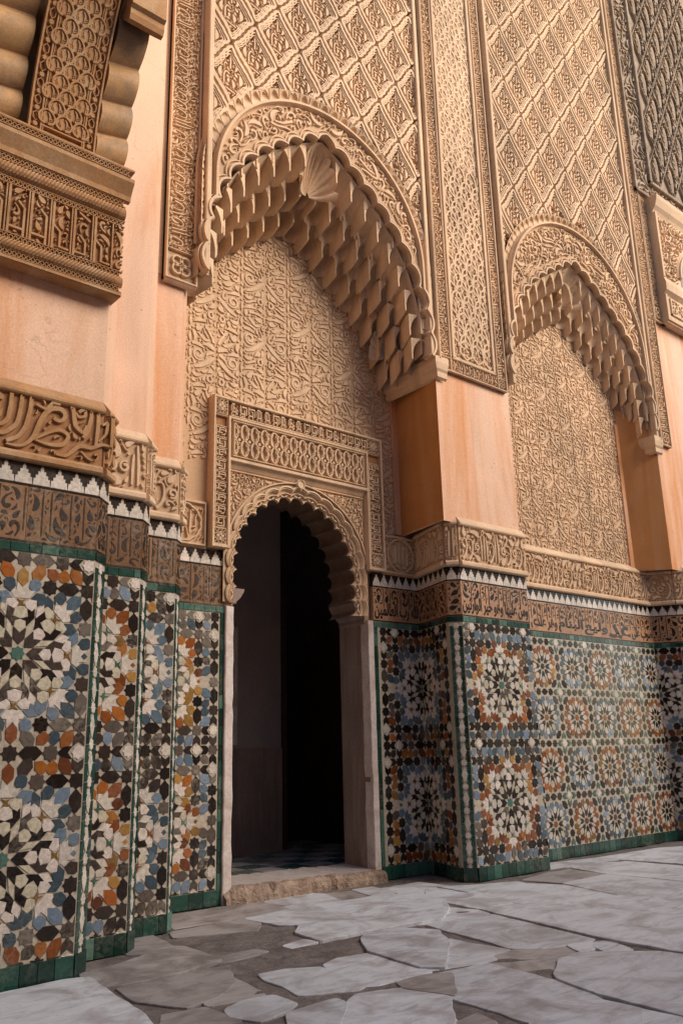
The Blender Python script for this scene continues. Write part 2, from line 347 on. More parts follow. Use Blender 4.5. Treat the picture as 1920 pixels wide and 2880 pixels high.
def pattern_a(cx, cz, r, ring, pent, alt, seed=0, worn=.12):
    rd = random.Random(seed); out = []
    def P(name, poly, x, z, ang, col, s=r, mir=1): out.append((name, place(poly, cx+x*r, cz+z*r, ang, s, mir), col))
    out.append(('star_tile', star8(cx, cz, 1.02*r), 'teal'))
    dk = lambda: 'black_worn' if rd.random() < worn else 'black'
    wh = lambda: 'white' if rd.random() < .72 else 'white2'
    for k in range(8):
        a = k*pi/4
        P('dart_tile', A_DART, 0, 0, a, dk()); P('kite_tile', A_P1, 0, 0, a, wh()); P('kite_tile', A_P2, 0, 0, a, wh())
        P('cross_tile', A_ST, 0, 0, a, alt); P('trefoil_tile', A_TR, 0, 0, a, 'white')
        P('strip_tile', A_R1, 0, 0, a, 'white2'); P('strip_tile', A_R2, 0, 0, a, wh())
        for m in (1, -1):
            P('arrow_tile', A_W, 0, 0, a, dk(), r, m); P('kite_tile', A_P3, 0, 0, a, wh(), r, m)
            P('dart_tile', A_OD, 0, 0, a, ring(rd), r, m)
            pa = a+m*radians(10.6); P('petal_tile', PETAL, 9.42*sin(pa), 9.42*cos(pa), pa if k % 2 == 0 else a+m*.1, ring(rd), r*1.1)
        if k % 2 == 1: P('hexagon_tile', HEXA(3.1, 1.8), 10.35*sin(a), 10.35*cos(a), a, ring(rd))
        elif k in (2, 6): out.append(('diamond_tile', place([(0, .5), (.5, 0), (0, -.5), (-.5, 0)], cx+9.3*r*sin(a), cz+9.3*r*cos(a), 0, r), ring(rd)))
        else: P('hexagon_tile', HEXA(2.7, 1.5), 10.4*sin(a), 10.4*cos(a), a, pent(rd))
    for q in range(4):
        a = q*pi/2; c, s = cos(a), sin(a)
        def Q(name, poly, x, z, ang, col, sc=r):
            out.append((name, place(poly, cx+(x*c+z*s)*r, cz+(-x*s+z*c)*r, a+ang, sc), col))
        for m in (1, -1):
            Q('star_tile', star8(0, 0, 1.17), m*3.83, 9.24, 0, dk())
            Q('hexagon_tile', HEXA(3.25, 1.8), m*6.53, 9.24, pi/2, dk())
            Q('star_tile', star8(0, 0, 1.17), m*5.41, 12.9, 0, dk())
            Q('hexagon_tile', HEXA(3.3, 1.8), m*2.7, 12.9, pi/2, dk())
            Q('dart_tile', DARTB, m*7.45, 12.9, -m*pi/2, dk(), r*1.12)
            Q('dart_tile', DARTB, m*9.24, 11.15, pi, dk(), r*1.12)
            Q('dart_tile', DARTB, m*11.1, 12.9, m*pi/2, dk(), r*1.12)
            Q('petal_tile', PETAL, m*4.15, 11.1, 0 if m*0 else m*2.3, pent(rd), r*1.08)
            Q('petal_tile', PETAL, m*5.75, 11.0, pi, pent(rd), r*1.08)
            Q('hexagon_tile', HEXA(2.9, 1.7), m*2.15, 11.1, m*radians(35), pent(rd))
            Q('hexagon_tile', HEXA(2.9, 1.7), m*7.55, 11.1, -m*radians(35), pent(rd))
            Q('star_tile', star8(0, 0, 1.0), m*9.24, 12.9, 0, 'white')
        Q('star_tile', star8(0, 0, 1.17), 9.24, 9.24, 0, dk()); Q('star_tile', star8(0, 0, 1.17), 0, 12.9, 0, dk())
        Q('petal_tile', PETAL, 11.1, 11.1, -pi/4, pent(rd), r*1.08); Q('star_tile', star8(0, 0, 1.17), 12.9, 12.9, 0, dk())
    return out
B_DART = [(0, 1.3), (.62, 2.0), (.86, 3.5), (0, 2.75), (-.86, 3.5), (-.62, 2.0)]
B_P = [(0, 2.9), (.84, 3.62), (.8, 4.65), (.35, 5.05), (-.35, 5.05), (-.8, 4.65), (-.84, 3.62)]
B_OD = [(.95, 3.8), (.95, 4.7), (.1, 5.2), (.72, 6.55), (1.95, 6.15), (2.15, 4.75)]
B_R = [(0, 1.95), (.42, 3.1), (.2, 4.7), (-.2, 4.7), (-.42, 3.1)]
def pattern_b(cx, cz, a, ringcol, centre, seed=0):
    rd = random.Random(seed); r = a/15.4; out = []
    out.append(('star_tile', star8(cx, cz, 1.0*r), centre))
    for k in range(8):
        t = k*pi/4
        out.append(('dart_tile', place(B_DART, cx, cz, t, r), 'black')); out.append(('kite_tile', place(B_P, cx, cz, t, r), 'white' if rd.random() < .75 else 'white2'))
        out.append(('strip_tile', place(B_R, cx, cz, t+pi/8, r), 'white2' if rd.random() < .5 else 'white'))
        for m in (1, -1): out.append(('dart_tile', place(B_OD, cx, cz, t, r*.98, m), ringcol(rd)))
    for q in range(4):
        t = q*pi/2; c, s = cos(t), sin(t)
        def Q(n, poly, x, z, ang, col, sc=r): out.append((n, place(poly, cx+(x*c+z*s)*r, cz+(-x*s+z*c)*r, t+ang, sc), col))
        Q('hexagon_tile', HEXA(3.0, 1.85), 0, 7.7, pi/2, 'black')
        for m in (1, -1):
            Q('star_tile', star8(0, 0, 1.2), m*2.95, 7.7, 0, 'black'); Q('dart_tile', DARTB, m*5.5, 7.7, -m*pi/2, 'teal', r*1.2)
        Q('star_tile', star8(0, 0, 1.3), 7.7, 7.7, 0, 'white'); Q('hexagon_tile', HEXA(3.3, 1.75), 5.15, 5.15, -pi/4, 'black_worn' if rd.random() < .2 else 'black')
    return out
TILE_CACHE = {}
CAMP = np.array([0, 0, 0.9])
def lay_tiles(face, u0, u1, z0, z1, tiles, limit=300, name='dado', ground='cream', h=0.0075, minarea=4e-5):
    g = MB(); g.box(u0, u1, z0, z1, -0.03, 0.004); base = face.part(g, name, ground)
    seen = set(); L = []
    for nm, poly, col in tiles:
        p = clip(poly, u0+.003, u1-.003, z0+.003, z1-.003)
        if p is None or abs(area(p)) < minarea: continue
        c = np.mean(p, 0); key = (nm[:3], round(c[0]/0.011), round(c[1]/0.011))
        if key in seen: continue
        seen.add(key); L.append((abs(area(p)), nm, np.array(p), col, c))
    cph, sph = cos(face.phi), sin(face.phi)
    def score(t):
        x = face.root.location.x+face.o[0]+t[4][0]*cph; y = face.root.location.y+face.o[1]+t[4][0]*sph
        return -t[0]/((x-CAMP[0])**2+(y-CAMP[1])**2+(t[4][1]-.9)**2)
    L.sort(key=score)
    rest = {}
    for k, (ar, nm, p, col, c) in enumerate(L):
        q = p-c
        if area(q) < 0: q = q[::-1]
        if k < limit:
            key = (nm, tuple(np.round(q, 4).ravel()))
            me = TILE_CACHE.get(key)
            if me is None:
                mb = MB(); mb.prism(q, 0.0, h, 0.0011); me = TILE_CACHE[key] = mb.mesh(nm)
            o = link(nm, me, col, base, (c[0], 0, c[1]), (random.gauss(0, .018), random.gauss(0, .004), random.gauss(0, .018)))
        else:
            rest.setdefault(col, MB()).prism(p, 0.0, h+random.uniform(-.0005, .0005), 0.0011)
    for col, mb in rest.items(): build(mb, 'small_tiles', col, base, kind='stuff')
    return base
def pick(*ws):
    names, p = zip(*ws); acc = np.cumsum(p)/sum(p)
    return lambda rd: names[int(np.searchsorted(acc, rd.random()))]
RING_BLUE = pick(('blue', 7), ('bluelight', 3), ('black_worn', .6))
RING_ORANGE = pick(('orange', 6), ('rust', 3), ('ochre', 2))
RING_MIX = pick(('orange', 3), ('blue', 3), ('rust', 2), ('bluelight', 2))
PENT_A = pick(('orange', 3), ('rust', 2), ('black_worn', 3), ('ochre', 1.5), ('blue', 1))
PENT_B = pick(('blue', 4), ('bluelight', 3), ('black_worn', 2))
def bricks(face, u0, u1, z0, z1, size, col, name, n=0.009, par=None, axis='u', jit=.25, gap=.0025):
    """a run of small glazed border bricks, each a piece"""
    ob = None; a, b = (u0, u1) if axis == 'u' else (z0, z1); p = a
    while p < b-1e-4:
        q = min(b, p+size*random.uniform(1-jit, 1+jit))
        if b-q < size*.35: q = b
        mb = MB()
        if axis == 'u': mb.box(p+gap/2, q-gap/2, z0, z1, -.004, n, .0014)
        else: mb.box(u0, u1, p+gap/2, q-gap/2, -.004, n, .0014)
        c = col if random.random() < .8 else ('teal' if col == 'green' else col)
        if par is not None: build(mb, name, c, par)
        else: face.part(mb, name, c)
        p = q
Z_PL, Z_TILE, Z_GREEN, Z_CAL, Z_MER, Z_LED, Z_INS, Z_COR = .088, 1.785, 1.825, 2.095, 2.20, 2.245, 2.52, 2.59
def merlons(face, u0, u1, pitch, z0=Z_CAL, z1=Z_MER, phase=0.0):
    g = MB(); g.box(u0, u1, z0, z1, -.03, .004); base = face.part(g, 'merlon_frieze', 'black')
    g2 = MB(); g2.box(u0, u1, z0, z0+.007, .0, .0085); build(g2, 'line_tile', 'black', base)
    H = z1-z0; w_ = pitch; u = u0-phase*w_
    while u < u1:
        c = u+w_/2; zb = z0+.008
        half = [(.5, 0), (.47, .34), (.36, .34), (.36, .52), (.23, .52), (.23, .70), (.1, .70), (.1, .86), (0, .97)]
        pl = [(c+x*w_*.97, zb+y*H*.92) for x, y in half]+[(c-x*w_*.97, zb+y*H*.92) for x, y in half[-2::-1]]
        p = clip(pl, u0, u1, z0, z1)
        if p: mb = MB(); mb.prism(p, 0, .0075, .001); build(mb, 'merlon', 'white', base)
        u += w_
    return base
def text_mesh(body, u0, u1, z0, z1, n0, n1, weight=0.028):
    """Arabic letters (presentation forms) fitted to a box, raised from n0 to n1"""
    c = bpy.data.curves.new('lettering', 'FONT'); c.body = body; c.size = 1.0; c.resolution_u = 3; c.offset = weight; c.extrude = 0.02
    o = bpy.data.objects.new('lettering', c); COL.objects.link(o)
    dg = bpy.context.evaluated_depsgraph_get(); me = bpy.data.meshes.new_from_object(o.evaluated_get(dg))
    COL.objects.unlink(o); bpy.data.objects.remove(o)
    v = np.empty(len(me.vertices)*3); me.vertices.foreach_get('co', v); v = v.reshape(-1, 3)
    lo, hi = v.min(0), v.max(0); q = (v-lo)/(hi-lo)
    w_ = np.stack([u0+q[:, 0]*(u1-u0), -(n0+q[:, 2]*(n1-n0)), z0+q[:, 1]*(z1-z0)], 1)
    me.vertices.foreach_set('co', w_.ravel()); me.update(); me.materials.clear(); return me
def call_band(face, u0, u1, ground, ink, text=None, seed=3, z0=Z_GREEN, z1=Z_CAL, dense=1.0, stems=True, tile=.16):
    """glazed band: dark leaf scroll and writing standing on an ochre ground, in square tiles"""
    base = None; u = u0
    while u < u1-1e-4:
        q = min(u1, u+tile)
        if u1-q < tile*.35: q = u1
        mb = MB(); mb.box(u+.0008, q-.0008, z0, z1, -.03, .004, .001)
        o = face.part(mb, 'band_tile', ground); base = base or o; u = q
    W = u1-u0; H = z1-z0; mb = MB()
    mb.box(u0, u1, z0+.004, z0+.013, 0, .0058)
    F = Filler(u0+.004, u1-.004, z0+.02, z1-.006, res=.004, gap=.0035, seed=seed)
    if text:
        n = max(1, int(round(W/.62))) if isinstance(text, str) else len(text)
        lines = [text]*n if isinstance(text, str) else text
        for k, tx in enumerate(lines):
            a, b = u0+W*k/len(lines)+.01, u0+W*(k+1)/len(lines)-.01
            me = text_mesh(tx, a, b, z0+.022, z0+H*.56, 0, .0062); ob = face.part(MB_from(me), 'lettering', ink)
        k = (F.z0+np.arange(F.nz)*F.res) < z0+H*.5; F.free[:, k] = False
    if stems:
        x = u0+.03
        while x < u1-.02:
            x += random.uniform(.035, .12)
            if x > u1-.01: break
            zb = z0+H*(.42 if text else random.uniform(.1, .25))
            F.put([(x, zb), (x-.001, z0+H*.7), (x, z1-.012)], [.007, .009, .006], True)
    F.fill([.095, .08, .065, .05, .038, .027, .019], int(420*dense*max(.3, W)), ('leaf', 'curl', 'drop', 'leaf'), 1.15)
    F.out(mb, 0, .0058, .8, .05)
    face.part(mb, 'leaf_scroll', ink, 'stuff')
    return base
class MB_from:
    def __init__(s, me): s.me = me
    def mesh(s, name): s.me.name = name; return s.me
def stroke_band(face, u0, u1, mat, deep, seed, z0=Z_LED, z1=Z_INS, n=.035, strokes=None, size=1.0, ends=(0, 0), gap=.008):
    """carved stucco inscription: ledge, ground, tall letters with bowls and curls between, sloped cornice"""
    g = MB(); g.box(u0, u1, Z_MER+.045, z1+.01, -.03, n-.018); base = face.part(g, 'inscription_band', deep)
    mb = MB(); mb.profile([(-.01, Z_MER+.002), (n-.004, Z_MER+.004), (n+.003, Z_MER+.012), (n+.003, Z_MER+.032), (n-.004, Z_MER+.044), (n-.018, Z_MER+.05)], u0, u1); face.part(mb, 'ledge', mat)
    mb = MB(); mb.profile([(n-.018, z1-.004), (n, z1), (n+.005, z1+.008), (n+.004, z1+.02), (0, Z_COR), (-.02, Z_COR)], u0, u1); face.part(mb, 'cornice', mat)
    F = Filler(u0+.004, u1-.004, z0+.008, z1-.004, res=.0045, gap=gap*.55, seed=seed)
    W, H = u1-u0, z1-z0
    if strokes:
        for pts, w_ in strokes:
            pts = np.array(pts); pts[:, 1] = np.clip(pts[:, 1], z0+.008, z1-.008); F.put(pts, w_, True)
    else:
        x = u0+.03
        r = random.Random(seed)
        while x < u1-.03:
            k = r.random(); zt = z1-.015
            if k < .24:
                for d in range(r.choice([1, 2, 2, 3])):
                    if x < u1-.02: F.put(np.array([(x, z0+.03), (x+.002, z0+H*.5), (x+r.uniform(-.012, .008), zt-r.uniform(0, .09)), (x-.012, zt-.004)][:3]), [.012, .02, .012])
                    x += .034
            elif k < .68:
                b = bez((x, z0+H*.62), (x+.05, z0+H*.75), (x+.06, z0+H*.2), (x-.01, z0+.02), n=14); F.put(b, np.linspace(.008, .024, 14)); x += .065
            else:
                F.put(spiral(x+.03, z0+H*.45, .032, .009, r.uniform(0, 6), 1.2), np.linspace(.012, .02, 22)); x += .075
        F.put(bez((u0+.01, z0+.03), (u0+W*.3, z0-.005), (u0+W*.6, z0+.05), (u1-.01, z0+.02)), .014)
    F.fill([.11*size, .085*size, .065*size, .045*size, .03*size, .021*size], int(420*max(.35, W)), ('curl', 'leaf', 'stem', 'drop', 'leaf'), 1.15, pi/2, 1.2)
    mb = F.out(MB(), n-.018, n-.002, .8, .15); face.part(mb, 'arabesque', mat, 'stuff')
    return base
# ------------------------------------------------------------------ ground and paving
def vprism(outline, z0, z1, base=(0, 0, 0), top=True, bev=0.0):
    p = np.asarray(outline, float)
    if area(p) < 0: p = p[::-1]
    n = len(p); vs = [(x-base[0], y-base[1], z0-base[2]) for x, y in p]+[(x-base[0], y-base[1], z1-bev-base[2]) for x, y in p]
    fs = [(i, (i+1) % n, n+(i+1) % n, n+i) for i in range(n)]
    L = n
    if bev:
        t = p+norm2(p)*bev; vs += [(x-base[0], y-base[1], z1-base[2]) for x, y in t]
        fs += [(n+i, n+(i+1) % n, 2*n+(i+1) % n, 2*n+i) for i in range(n)]; L = 2*n
    if top: fs.append(tuple(range(L, L+n)))
    m = MB(); m.add(vs, fs); return m
def grow(m, mat, name, parent): return build(m, name, mat, parent)
gnd = MB(); nx = 70
gx = np.concatenate([[-40], np.linspace(.3, 12, 90), [45]]); gy = np.concatenate([[-45], np.linspace(-.2, 5.6, 64), [40]])
P = np.zeros((len(gx), len(gy), 3)); P[..., 0] = gx[:, None]; P[..., 1] = gy[None, :]
P[..., 2] = -.0065+.003*np.sin(P[..., 0]*9+2*np.sin(P[..., 1]*5))*np.sin(P[..., 1]*11)+rng.normal(0, .0016, P.shape[:2])
gnd.grid(P, True, True)
ground = build(gnd, 'ground', 'dirt', kind='structure')
NB = [r_ for r_ in ()]
def cam_floor(x, y):
    d = _f+_r2*((x-960)/2395.37)-_u2*((y-1440)/2395.37); t = -0.9/d.z; return (d.x*t, d.y*t)
SLABS = []
def sl(ox, oy, sc, pts, mat='marble', dz=0.0): SLABS.append(([cam_floor(ox+x/sc, oy+y/sc) for x, y in pts], mat, dz))
H = lambda pts, mat='marble', dz=0.0: sl(500, 1800, 2.119, pts, mat, dz)
I = lambda pts, mat='marble', dz=0.0: sl(1200, 1800, 2.178, pts, mat, dz)
G = lambda pts, mat='marble', dz=0.0: sl(0, 1800, 2.178, pts, mat, dz)
H([(-20, 1640), (470, 1560), (620, 1585), (655, 1610), (400, 1648), (-20, 1716)], 'marble_brown')
H([(525, 1558), (620, 1520), (740, 1505), (850, 1510), (980, 1558), (690, 1603)])
H([(1045, 1490), (1150, 1472), (1280, 1503), (1250, 1522), (1160, 1524)])
H([(870, 1512), (1035, 1496), (1150, 1530), (990, 1556)], 'marble_brown', -.002)
H([(1215, 1478), (1440, 1440), (1700, 1475), (1690, 1545), (1480, 1545)])
H([(870, 1582), (1240, 1524), (1425, 1522), (1568, 1560), (1600, 1600), (1568, 1662), (1300, 1708), (840, 1793), (715, 1745), (742, 1702), (600, 1700), (560, 1688), (412, 1665), (660, 1612)], 'marble', .006)
H([(635, 1822), (760, 1780), (830, 1792), (660, 1832)])
H([(-30, 1745), (390, 1664), (470, 1686), (462, 1722), (-30, 1768)], 'marble_brown')
H([(225, 1900), (480, 1846), (520, 1850), (300, 1910), (240, 1920)], 'marble_brown')
H([(1108, 1788), (1128, 1760), (1340, 1725), (1540, 1735), (1600, 1800), (1568, 1958), (1460, 1953), (1150, 1858)], 'marble', .004)
H([(885, 1930), (960, 1895), (1140, 1862), (1500, 1975), (1180, 2053), (1100, 2060), (960, 2000), (930, 1978)])
H([(497, 1992), (640, 1965), (840, 1950), (955, 2002), (1100, 2066), (1060, 2083), (720, 2110), (650, 2060), (540, 2025)])
H([(300, 2200), (400, 2150), (560, 2115), (690, 2165), (640, 2200), (490, 2265), (330, 2240)])
H([(670, 2225), (960, 2140), (985, 2160), (920, 2330), (690, 2330)])
H([(965, 2240), (1080, 2110), (1350, 2075), (1600, 2125), (1640, 2340), (980, 2340)])
H([(1335, 2045), (1500, 2000), (1600, 1985), (1620, 2118), (1370, 2070)], 'marble_brown')
H([(60, 2070), (300, 1990), (360, 2040), (500, 2118), (200, 2170)], 'marble_brown', -.002)
H([(-60, 2230), (140, 2190), (330, 2262), (420, 2340), (-60, 2340)], 'marble_brown', -.002)
I([(70, 1512), (330, 1500), (560, 1478), (600, 1488), (250, 1543)])
I([(250, 1548), (600, 1492), (830, 1502), (1150, 1565), (730, 1643), (520, 1600)])
I([(20, 1520), (240, 1552), (515, 1612), (312, 1643), (-10, 1580)])
I([(-60, 1612), (300, 1652), (375, 1670), (0, 1732), (-50, 1742)])
I([(340, 1647), (530, 1617), (730, 1653), (1180, 1572), (1600, 1625), (1640, 1940), (1050, 1820)], 'marble', .004)
I([(5, 1747), (390, 1682), (1015, 1832), (975, 1850), (700, 1883), (530, 1888), (300, 1820), (130, 1780)])
I([(-40, 1775), (180, 1835), (510, 1897), (380, 1922), (410, 1955), (360, 1965), (0, 2018), (-60, 1960)])
I([(-20, 2062), (370, 1977), (810, 2092), (1060, 2200), (640, 2338), (0, 2132)])
I([(945, 1922), (1420, 1918), (1620, 1940), (1640, 2330), (1060, 2168), (822, 2080), (800, 2050), (830, 1960)], 'marble', .004)
I([(650, 2347), (1080, 2207), (1315, 2262), (1335, 2420), (640, 2420)])
I([(1338, 2267), (1640, 2335), (1640, 2420), (1345, 2420)])
I([(870, 1870), (975, 1852), (1008, 1890), (960, 1915)]); I([(1015, 1850), (1100, 1832), (1228, 1883), (1110, 1908), (1060, 1880)]); I([(1130, 1906), (1240, 1888), (1400, 1912), (1180, 1914)])
I([(-10, 2152), (60, 2182), (180, 2360), (150, 2420), (-40, 2420)])
I([(200, 2352), (330, 2290), (380, 2330), (360, 2420), (220, 2420)], 'marble_brown', -.002)
I([(842, 1490), (1100, 1437), (1620, 1488), (1640, 1612), (1180, 1558)])
I([(745, 1402), (740, 1367), (1060, 1332), (1168, 1342), (862, 1388)])
I([(888, 1393), (1180, 1350), (1620, 1385), (1640, 1478), (1110, 1430)])
I([(1060, 1330), (1420, 1272), (1640, 1255), (1640, 1375), (1190, 1342)])
I([(600, 1470), (745, 1425), (870, 1402), (1085, 1432), (838, 1486)], 'marble_brown', -.002)
I([(400, 1930), (560, 1895), (880, 1880), (930, 1925), (830, 1955), (795, 2045), (815, 2080), (380, 1968)], 'marble_brown', -.002)
G([(-60, 2200), (410, 2098), (520, 2082), (700, 2210), (850, 2300), (985, 2420), (-60, 2420)], 'marble', .012)
G([(520, 2060), (760, 2000), (1050, 1892), (1100, 1892), (1330, 1970), (1100, 2040), (740, 2118), (600, 2140)], 'marble_brown', .008)
G([(805, 1842), (900, 1807), (1050, 1885), (960, 1920), (805, 1925)], 'marble_brown')
G([(745, 2132), (1100, 2047), (1380, 2000), (1400, 2100), (1300, 2180), (1150, 2240), (860, 2205)], 'marble_brown')
def inside_view(x, y):
    v = Vector((x, y, -.9)); z = v.dot(_f)
    if z < .2: return False
    px, py = 960+2395.37*v.dot(_r2)/z, 1440-2395.37*v.dot(_u2)/z
    return -5 < px < 1955 and py < 2885
def inset_rough(p, step=.05, amp=.006, soft=0.0):
    q = []
    if soft:
        p = [np.array(a) for a in p]; r_ = []
        for i in range(len(p)):
            a, b, c_ = p[i-1], p[i], p[(i+1) % len(p)]; k1_ = min(soft, .35*np.hypot(*(a-b)))/max(1e-6, np.hypot(*(a-b))); k2_ = min(soft, .35*np.hypot(*(c_-b)))/max(1e-6, np.hypot(*(c_-b)))
            s_, e_ = b+(a-b)*k1_, b+(c_-b)*k2_; r_ += [s_, (s_+2*b+e_)/4, e_]
        p = r_
    for i in range(len(p)):
        a, b = np.array(p[i]), np.array(p[(i+1) % len(p)]); L = np.hypot(*(b-a)); m = max(1, int(L/step)); d = (b-a)/max(L, 1e-6); nn = np.array([-d[1], d[0]])
        for k in range(m):
            am = amp*(0.35 if k == 0 else 1); q.append(a+(b-a)*k/m+nn*rng.normal(0, am))
    return q
for pts, mat, dz in SLABS:
    c = np.mean(pts, 0); pts = np.array(pts); pts = pts if area(pts) > 0 else pts[::-1]; pts = pts-norm2(pts)*(.02 if mat == 'marble' else .03); q = inset_rough(pts, .06, .0035, .022); top = .0+dz+random.gauss(0, .002)
    m = vprism(np.array(q)-c, -.05, top, (0, 0, 0), True, .002)
    build(m, 'marble_slab', mat, ground, (c[0], c[1], 0), (random.gauss(0, .003), random.gauss(0, .003), 0))
for i in range(-6, 15):                      # the rest of the courtyard, outside the photograph
    y = -5.2
    for j in range(13):
        x0, y0 = i*1.15+(.4 if j % 2 else 0), -5.2+j*.76
        x1, y1 = x0+1.13, y0+.745
        if y1 > 3.7 or any(inside_view(a, b) for a in (x0, (x0+x1)/2, x1) for b in (y0, (y0+y1)/2, y1)): continue
        c = np.array([(x0+x1)/2, (y0+y1)/2])
        build(vprism(np.array(inset_rough([(x0, y0), (x1, y0), (x1, y1), (x0, y1)], .2, .008))-c, -.05, -.0035, (0, 0, 0), True, .003), 'marble_slab', 'marble', ground, (c[0], c[1], 0))

# ------------------------------------------------------------------ the piers and recess walls
def L2(a, b): return atan2(b[1]-a[1], b[0]-a[0]), sqrt((b[0]-a[0])**2+(b[1]-a[1])**2)
def facet(root, a, b): phi, w_ = L2(a, b); return Face(root, a[0], a[1], phi), w_
def pier(label, base, outline, ztop, plaster='plaster', zcut=Z_COR-.05, core=True):
    root = thing('tiled_pier', label, 'pier', (base[0], base[1], 0), 'stepped piers of the courtyard front')
    b = (base[0], base[1], 0)
    p = np.asarray(outline, float); p = p if area(p) > 0 else p[::-1]
    ins = p+norm2(p)*.02
    if core: build(vprism(ins, 0, zcut, b), 'core', 'mudbrick', root)
    build(vprism(p, zcut, ztop, b), 'plaster_shaft', plaster, root)
    return root
def edge_strip(face, w_, z0=Z_PL, z1=Z_GREEN):
    g = MB(); g.box(0, w_, z0, z1, -.03, .003); base = face.part(g, 'edge_strip', 'cream')
    per = .162; c = w_/2; z = z1-.03
    hw = w_*.5
    while z > z0-.1:
        for sgn in (-1, 1):
            for part_ in (0, 1):
                zc0, zc1 = z-per/2*part_, z-per/2*(part_+1)
                e = hw-.004; i0 = w_*.10
                pl = [(c+sgn*e, zc0-.002), (c+sgn*e, zc1+.002), (c+sgn*w_*.22, zc1+.002), (c+sgn*w_*.22, zc1+.014), (c+sgn*i0, zc1+.028), (c+sgn*w_*.2, (zc0+zc1)/2-.012), (c+sgn*w_*.2, (zc0+zc1)/2+.012), (c+sgn*i0, zc0-.028), (c+sgn*w_*.22, zc0-.014), (c+sgn*w_*.22, zc0-.002)]
                pl = clip(pl, 0, w_, z0, z1)
                if pl: mb = MB(); mb.prism(pl, 0, .0075, .001); build(mb, 'green_tile', 'green', base)
        st = clip(star8(c, z, w_*.22), 0, w_, z0, z1)
        el = clip([(c+w_*.17*a, z-per/2+b) for a, b in ((0, .052), (.8, .03), (1, .012), (1.35, 0), (1, -.012), (.8, -.03), (0, -.052), (-.8, -.03), (-1, -.012), (-1.35, 0), (-1, .012), (-.8, .03))], 0, w_, z0, z1)
        for nm, q in (('star_tile', st), ('spindle_tile', el)):
            if q: mb = MB(); mb.prism(q, 0, .0085, .0012); build(mb, nm, 'white', base)
        z -= per
    return base
def full_face(root, a, b, tiles=None, ground='band', ink='glyph', text=None, seed=1, strip=False, strokes=None, mer=.083, limit=300, u_in=0.0, size=1.0, mph=0.0, inscr=True, gap=.008, dark=False, top='green'):
    """everything from floor to cornice on one facet"""
    f, W = facet(root, a, b)
    bricks(f, u_in, W, 0, Z_PL, .085 if W > .2 else .2, 'green', 'plinth_tile', .012)
    if strip: edge_strip(f, W, Z_PL, Z_TILE); bricks(f, 0, W, Z_TILE, Z_GREEN, .2, top, 'border_tile')
    else:
        lay_tiles(f, u_in, W, Z_PL, Z_TILE, tiles(f, W), limit)
        bricks(f, u_in, W, Z_TILE, Z_GREEN, .075, top, 'border_tile')
    call_band(f, u_in, W, ground, ink, text, seed)
    merlons(f, u_in, W, mer if not strip else W*.8, phase=mph)
    if inscr: stroke_band(f, u_in, W, 'stucco_warm' if dark else 'stucco', 'stucco_warm_deep' if dark else 'stucco_deep', seed, strokes=strokes, size=size, gap=gap)
    return f
R = .0326
def A_fill(cx, zs, ring, pent, alt, seed=0, r=R):
    return lambda f, W: [t for k, z in enumerate(zs) for t in pattern_a(cx, z, r, ring if not isinstance(ring, list) else ring[k], pent, alt, seed+k, .42 if seed < 36 else .1)]
ZC = [1.332, .492]
# nearest pier, at the left edge of the picture
p1 = pier('nearest tiled pier at the left edge, under the carved corbel', (1.3, 3.9), [(.2, 3.764), (1.656, 3.764), (1.745, 3.853), (1.745, 4.5), (.2, 4.5)], 3.4)
def S_(ox, oz, k, *pl):
    out = []
    for w_, pts in pl:
        q = np.array([(ox+x*k, oz-y*k) for x, y in pts])
        out.append((q, w_))
    return out
def smooth_path(pts, n=20):
    p = np.asarray(pts, float); t = np.r_[0, np.cumsum(np.hypot(*np.diff(p, axis=0).T))]; tt = np.linspace(0, t[-1], n*2)
    q = np.stack([np.interp(tt, t, p[:, 0]), np.interp(tt, t, p[:, 1])], 1)
    for _ in range(6): q[1:-1] = (q[:-2]+2*q[1:-1]+q[2:])/4
    return q
# letters of the large inscription, read off the wall (u from the left end, z)
k1 = .00068; X0 = 1.148-.2+.0; Z0 = 2.56
def LET(ox, oz, kx, kz, rows): return [(smooth_path([(ox+x*kx, oz-(y-sk*x)*kz) for x, y in pts]), np.interp(np.linspace(0, 1, 40), np.linspace(0, 1, len(ws)), ws)) for sk, ws, pts in rows]
L1 = LET(.948, 2.864, .00072, .00070, [
    (.26, (.02, .026, .02), [(70, 470), (70, 600), (60, 700), (20, 740), (-40, 720)]),
    (.26, (.02, .026, .024), [(140, 480), (135, 640), (120, 740), (40, 800), (-30, 770)]),
    (.26, (.02, .026, .022), [(200, 500), (195, 640), (175, 760), (130, 830), (60, 850)]),
    (.26, (.008, .028, .03, .02), [(60, 870), (160, 900), (230, 840), (270, 700), (330, 620), (420, 640), (440, 700), (390, 740), (350, 700)]),
    (.26, (.01, .02, .026, .01), [(230, 850), (330, 800), (400, 780), (470, 830), (430, 900), (330, 890), (240, 850)]),
    (.26, (.02, .028, .016), [(460, 560), (480, 640), (500, 760), (560, 820), (580, 760)]),
    (.26, (.02, .02, .01), [(520, 660), (560, 630), (570, 690), (520, 700), (500, 660)]),
    (.26, (.018, .026, .02), [(600, 600), (610, 700), (590, 800), (560, 850)]),
    (.26, (.01, .024, .026, .02, .014), [(385, 960), (450, 980), (540, 900), (620, 930), (700, 900), (770, 930)]),
    (.26, (.02, .024, .02), [(655, 600), (660, 760), (650, 920)]),
    (.26, (.02, .026, .02), [(760, 560), (765, 760), (760, 930)]),
    (.26, (.014, .02, .01), [(690, 760), (730, 740), (720, 830), (670, 880)]),
    (.26, (.012, .02, .01), [(230, 600), (300, 640), (360, 560), (390, 590)])])
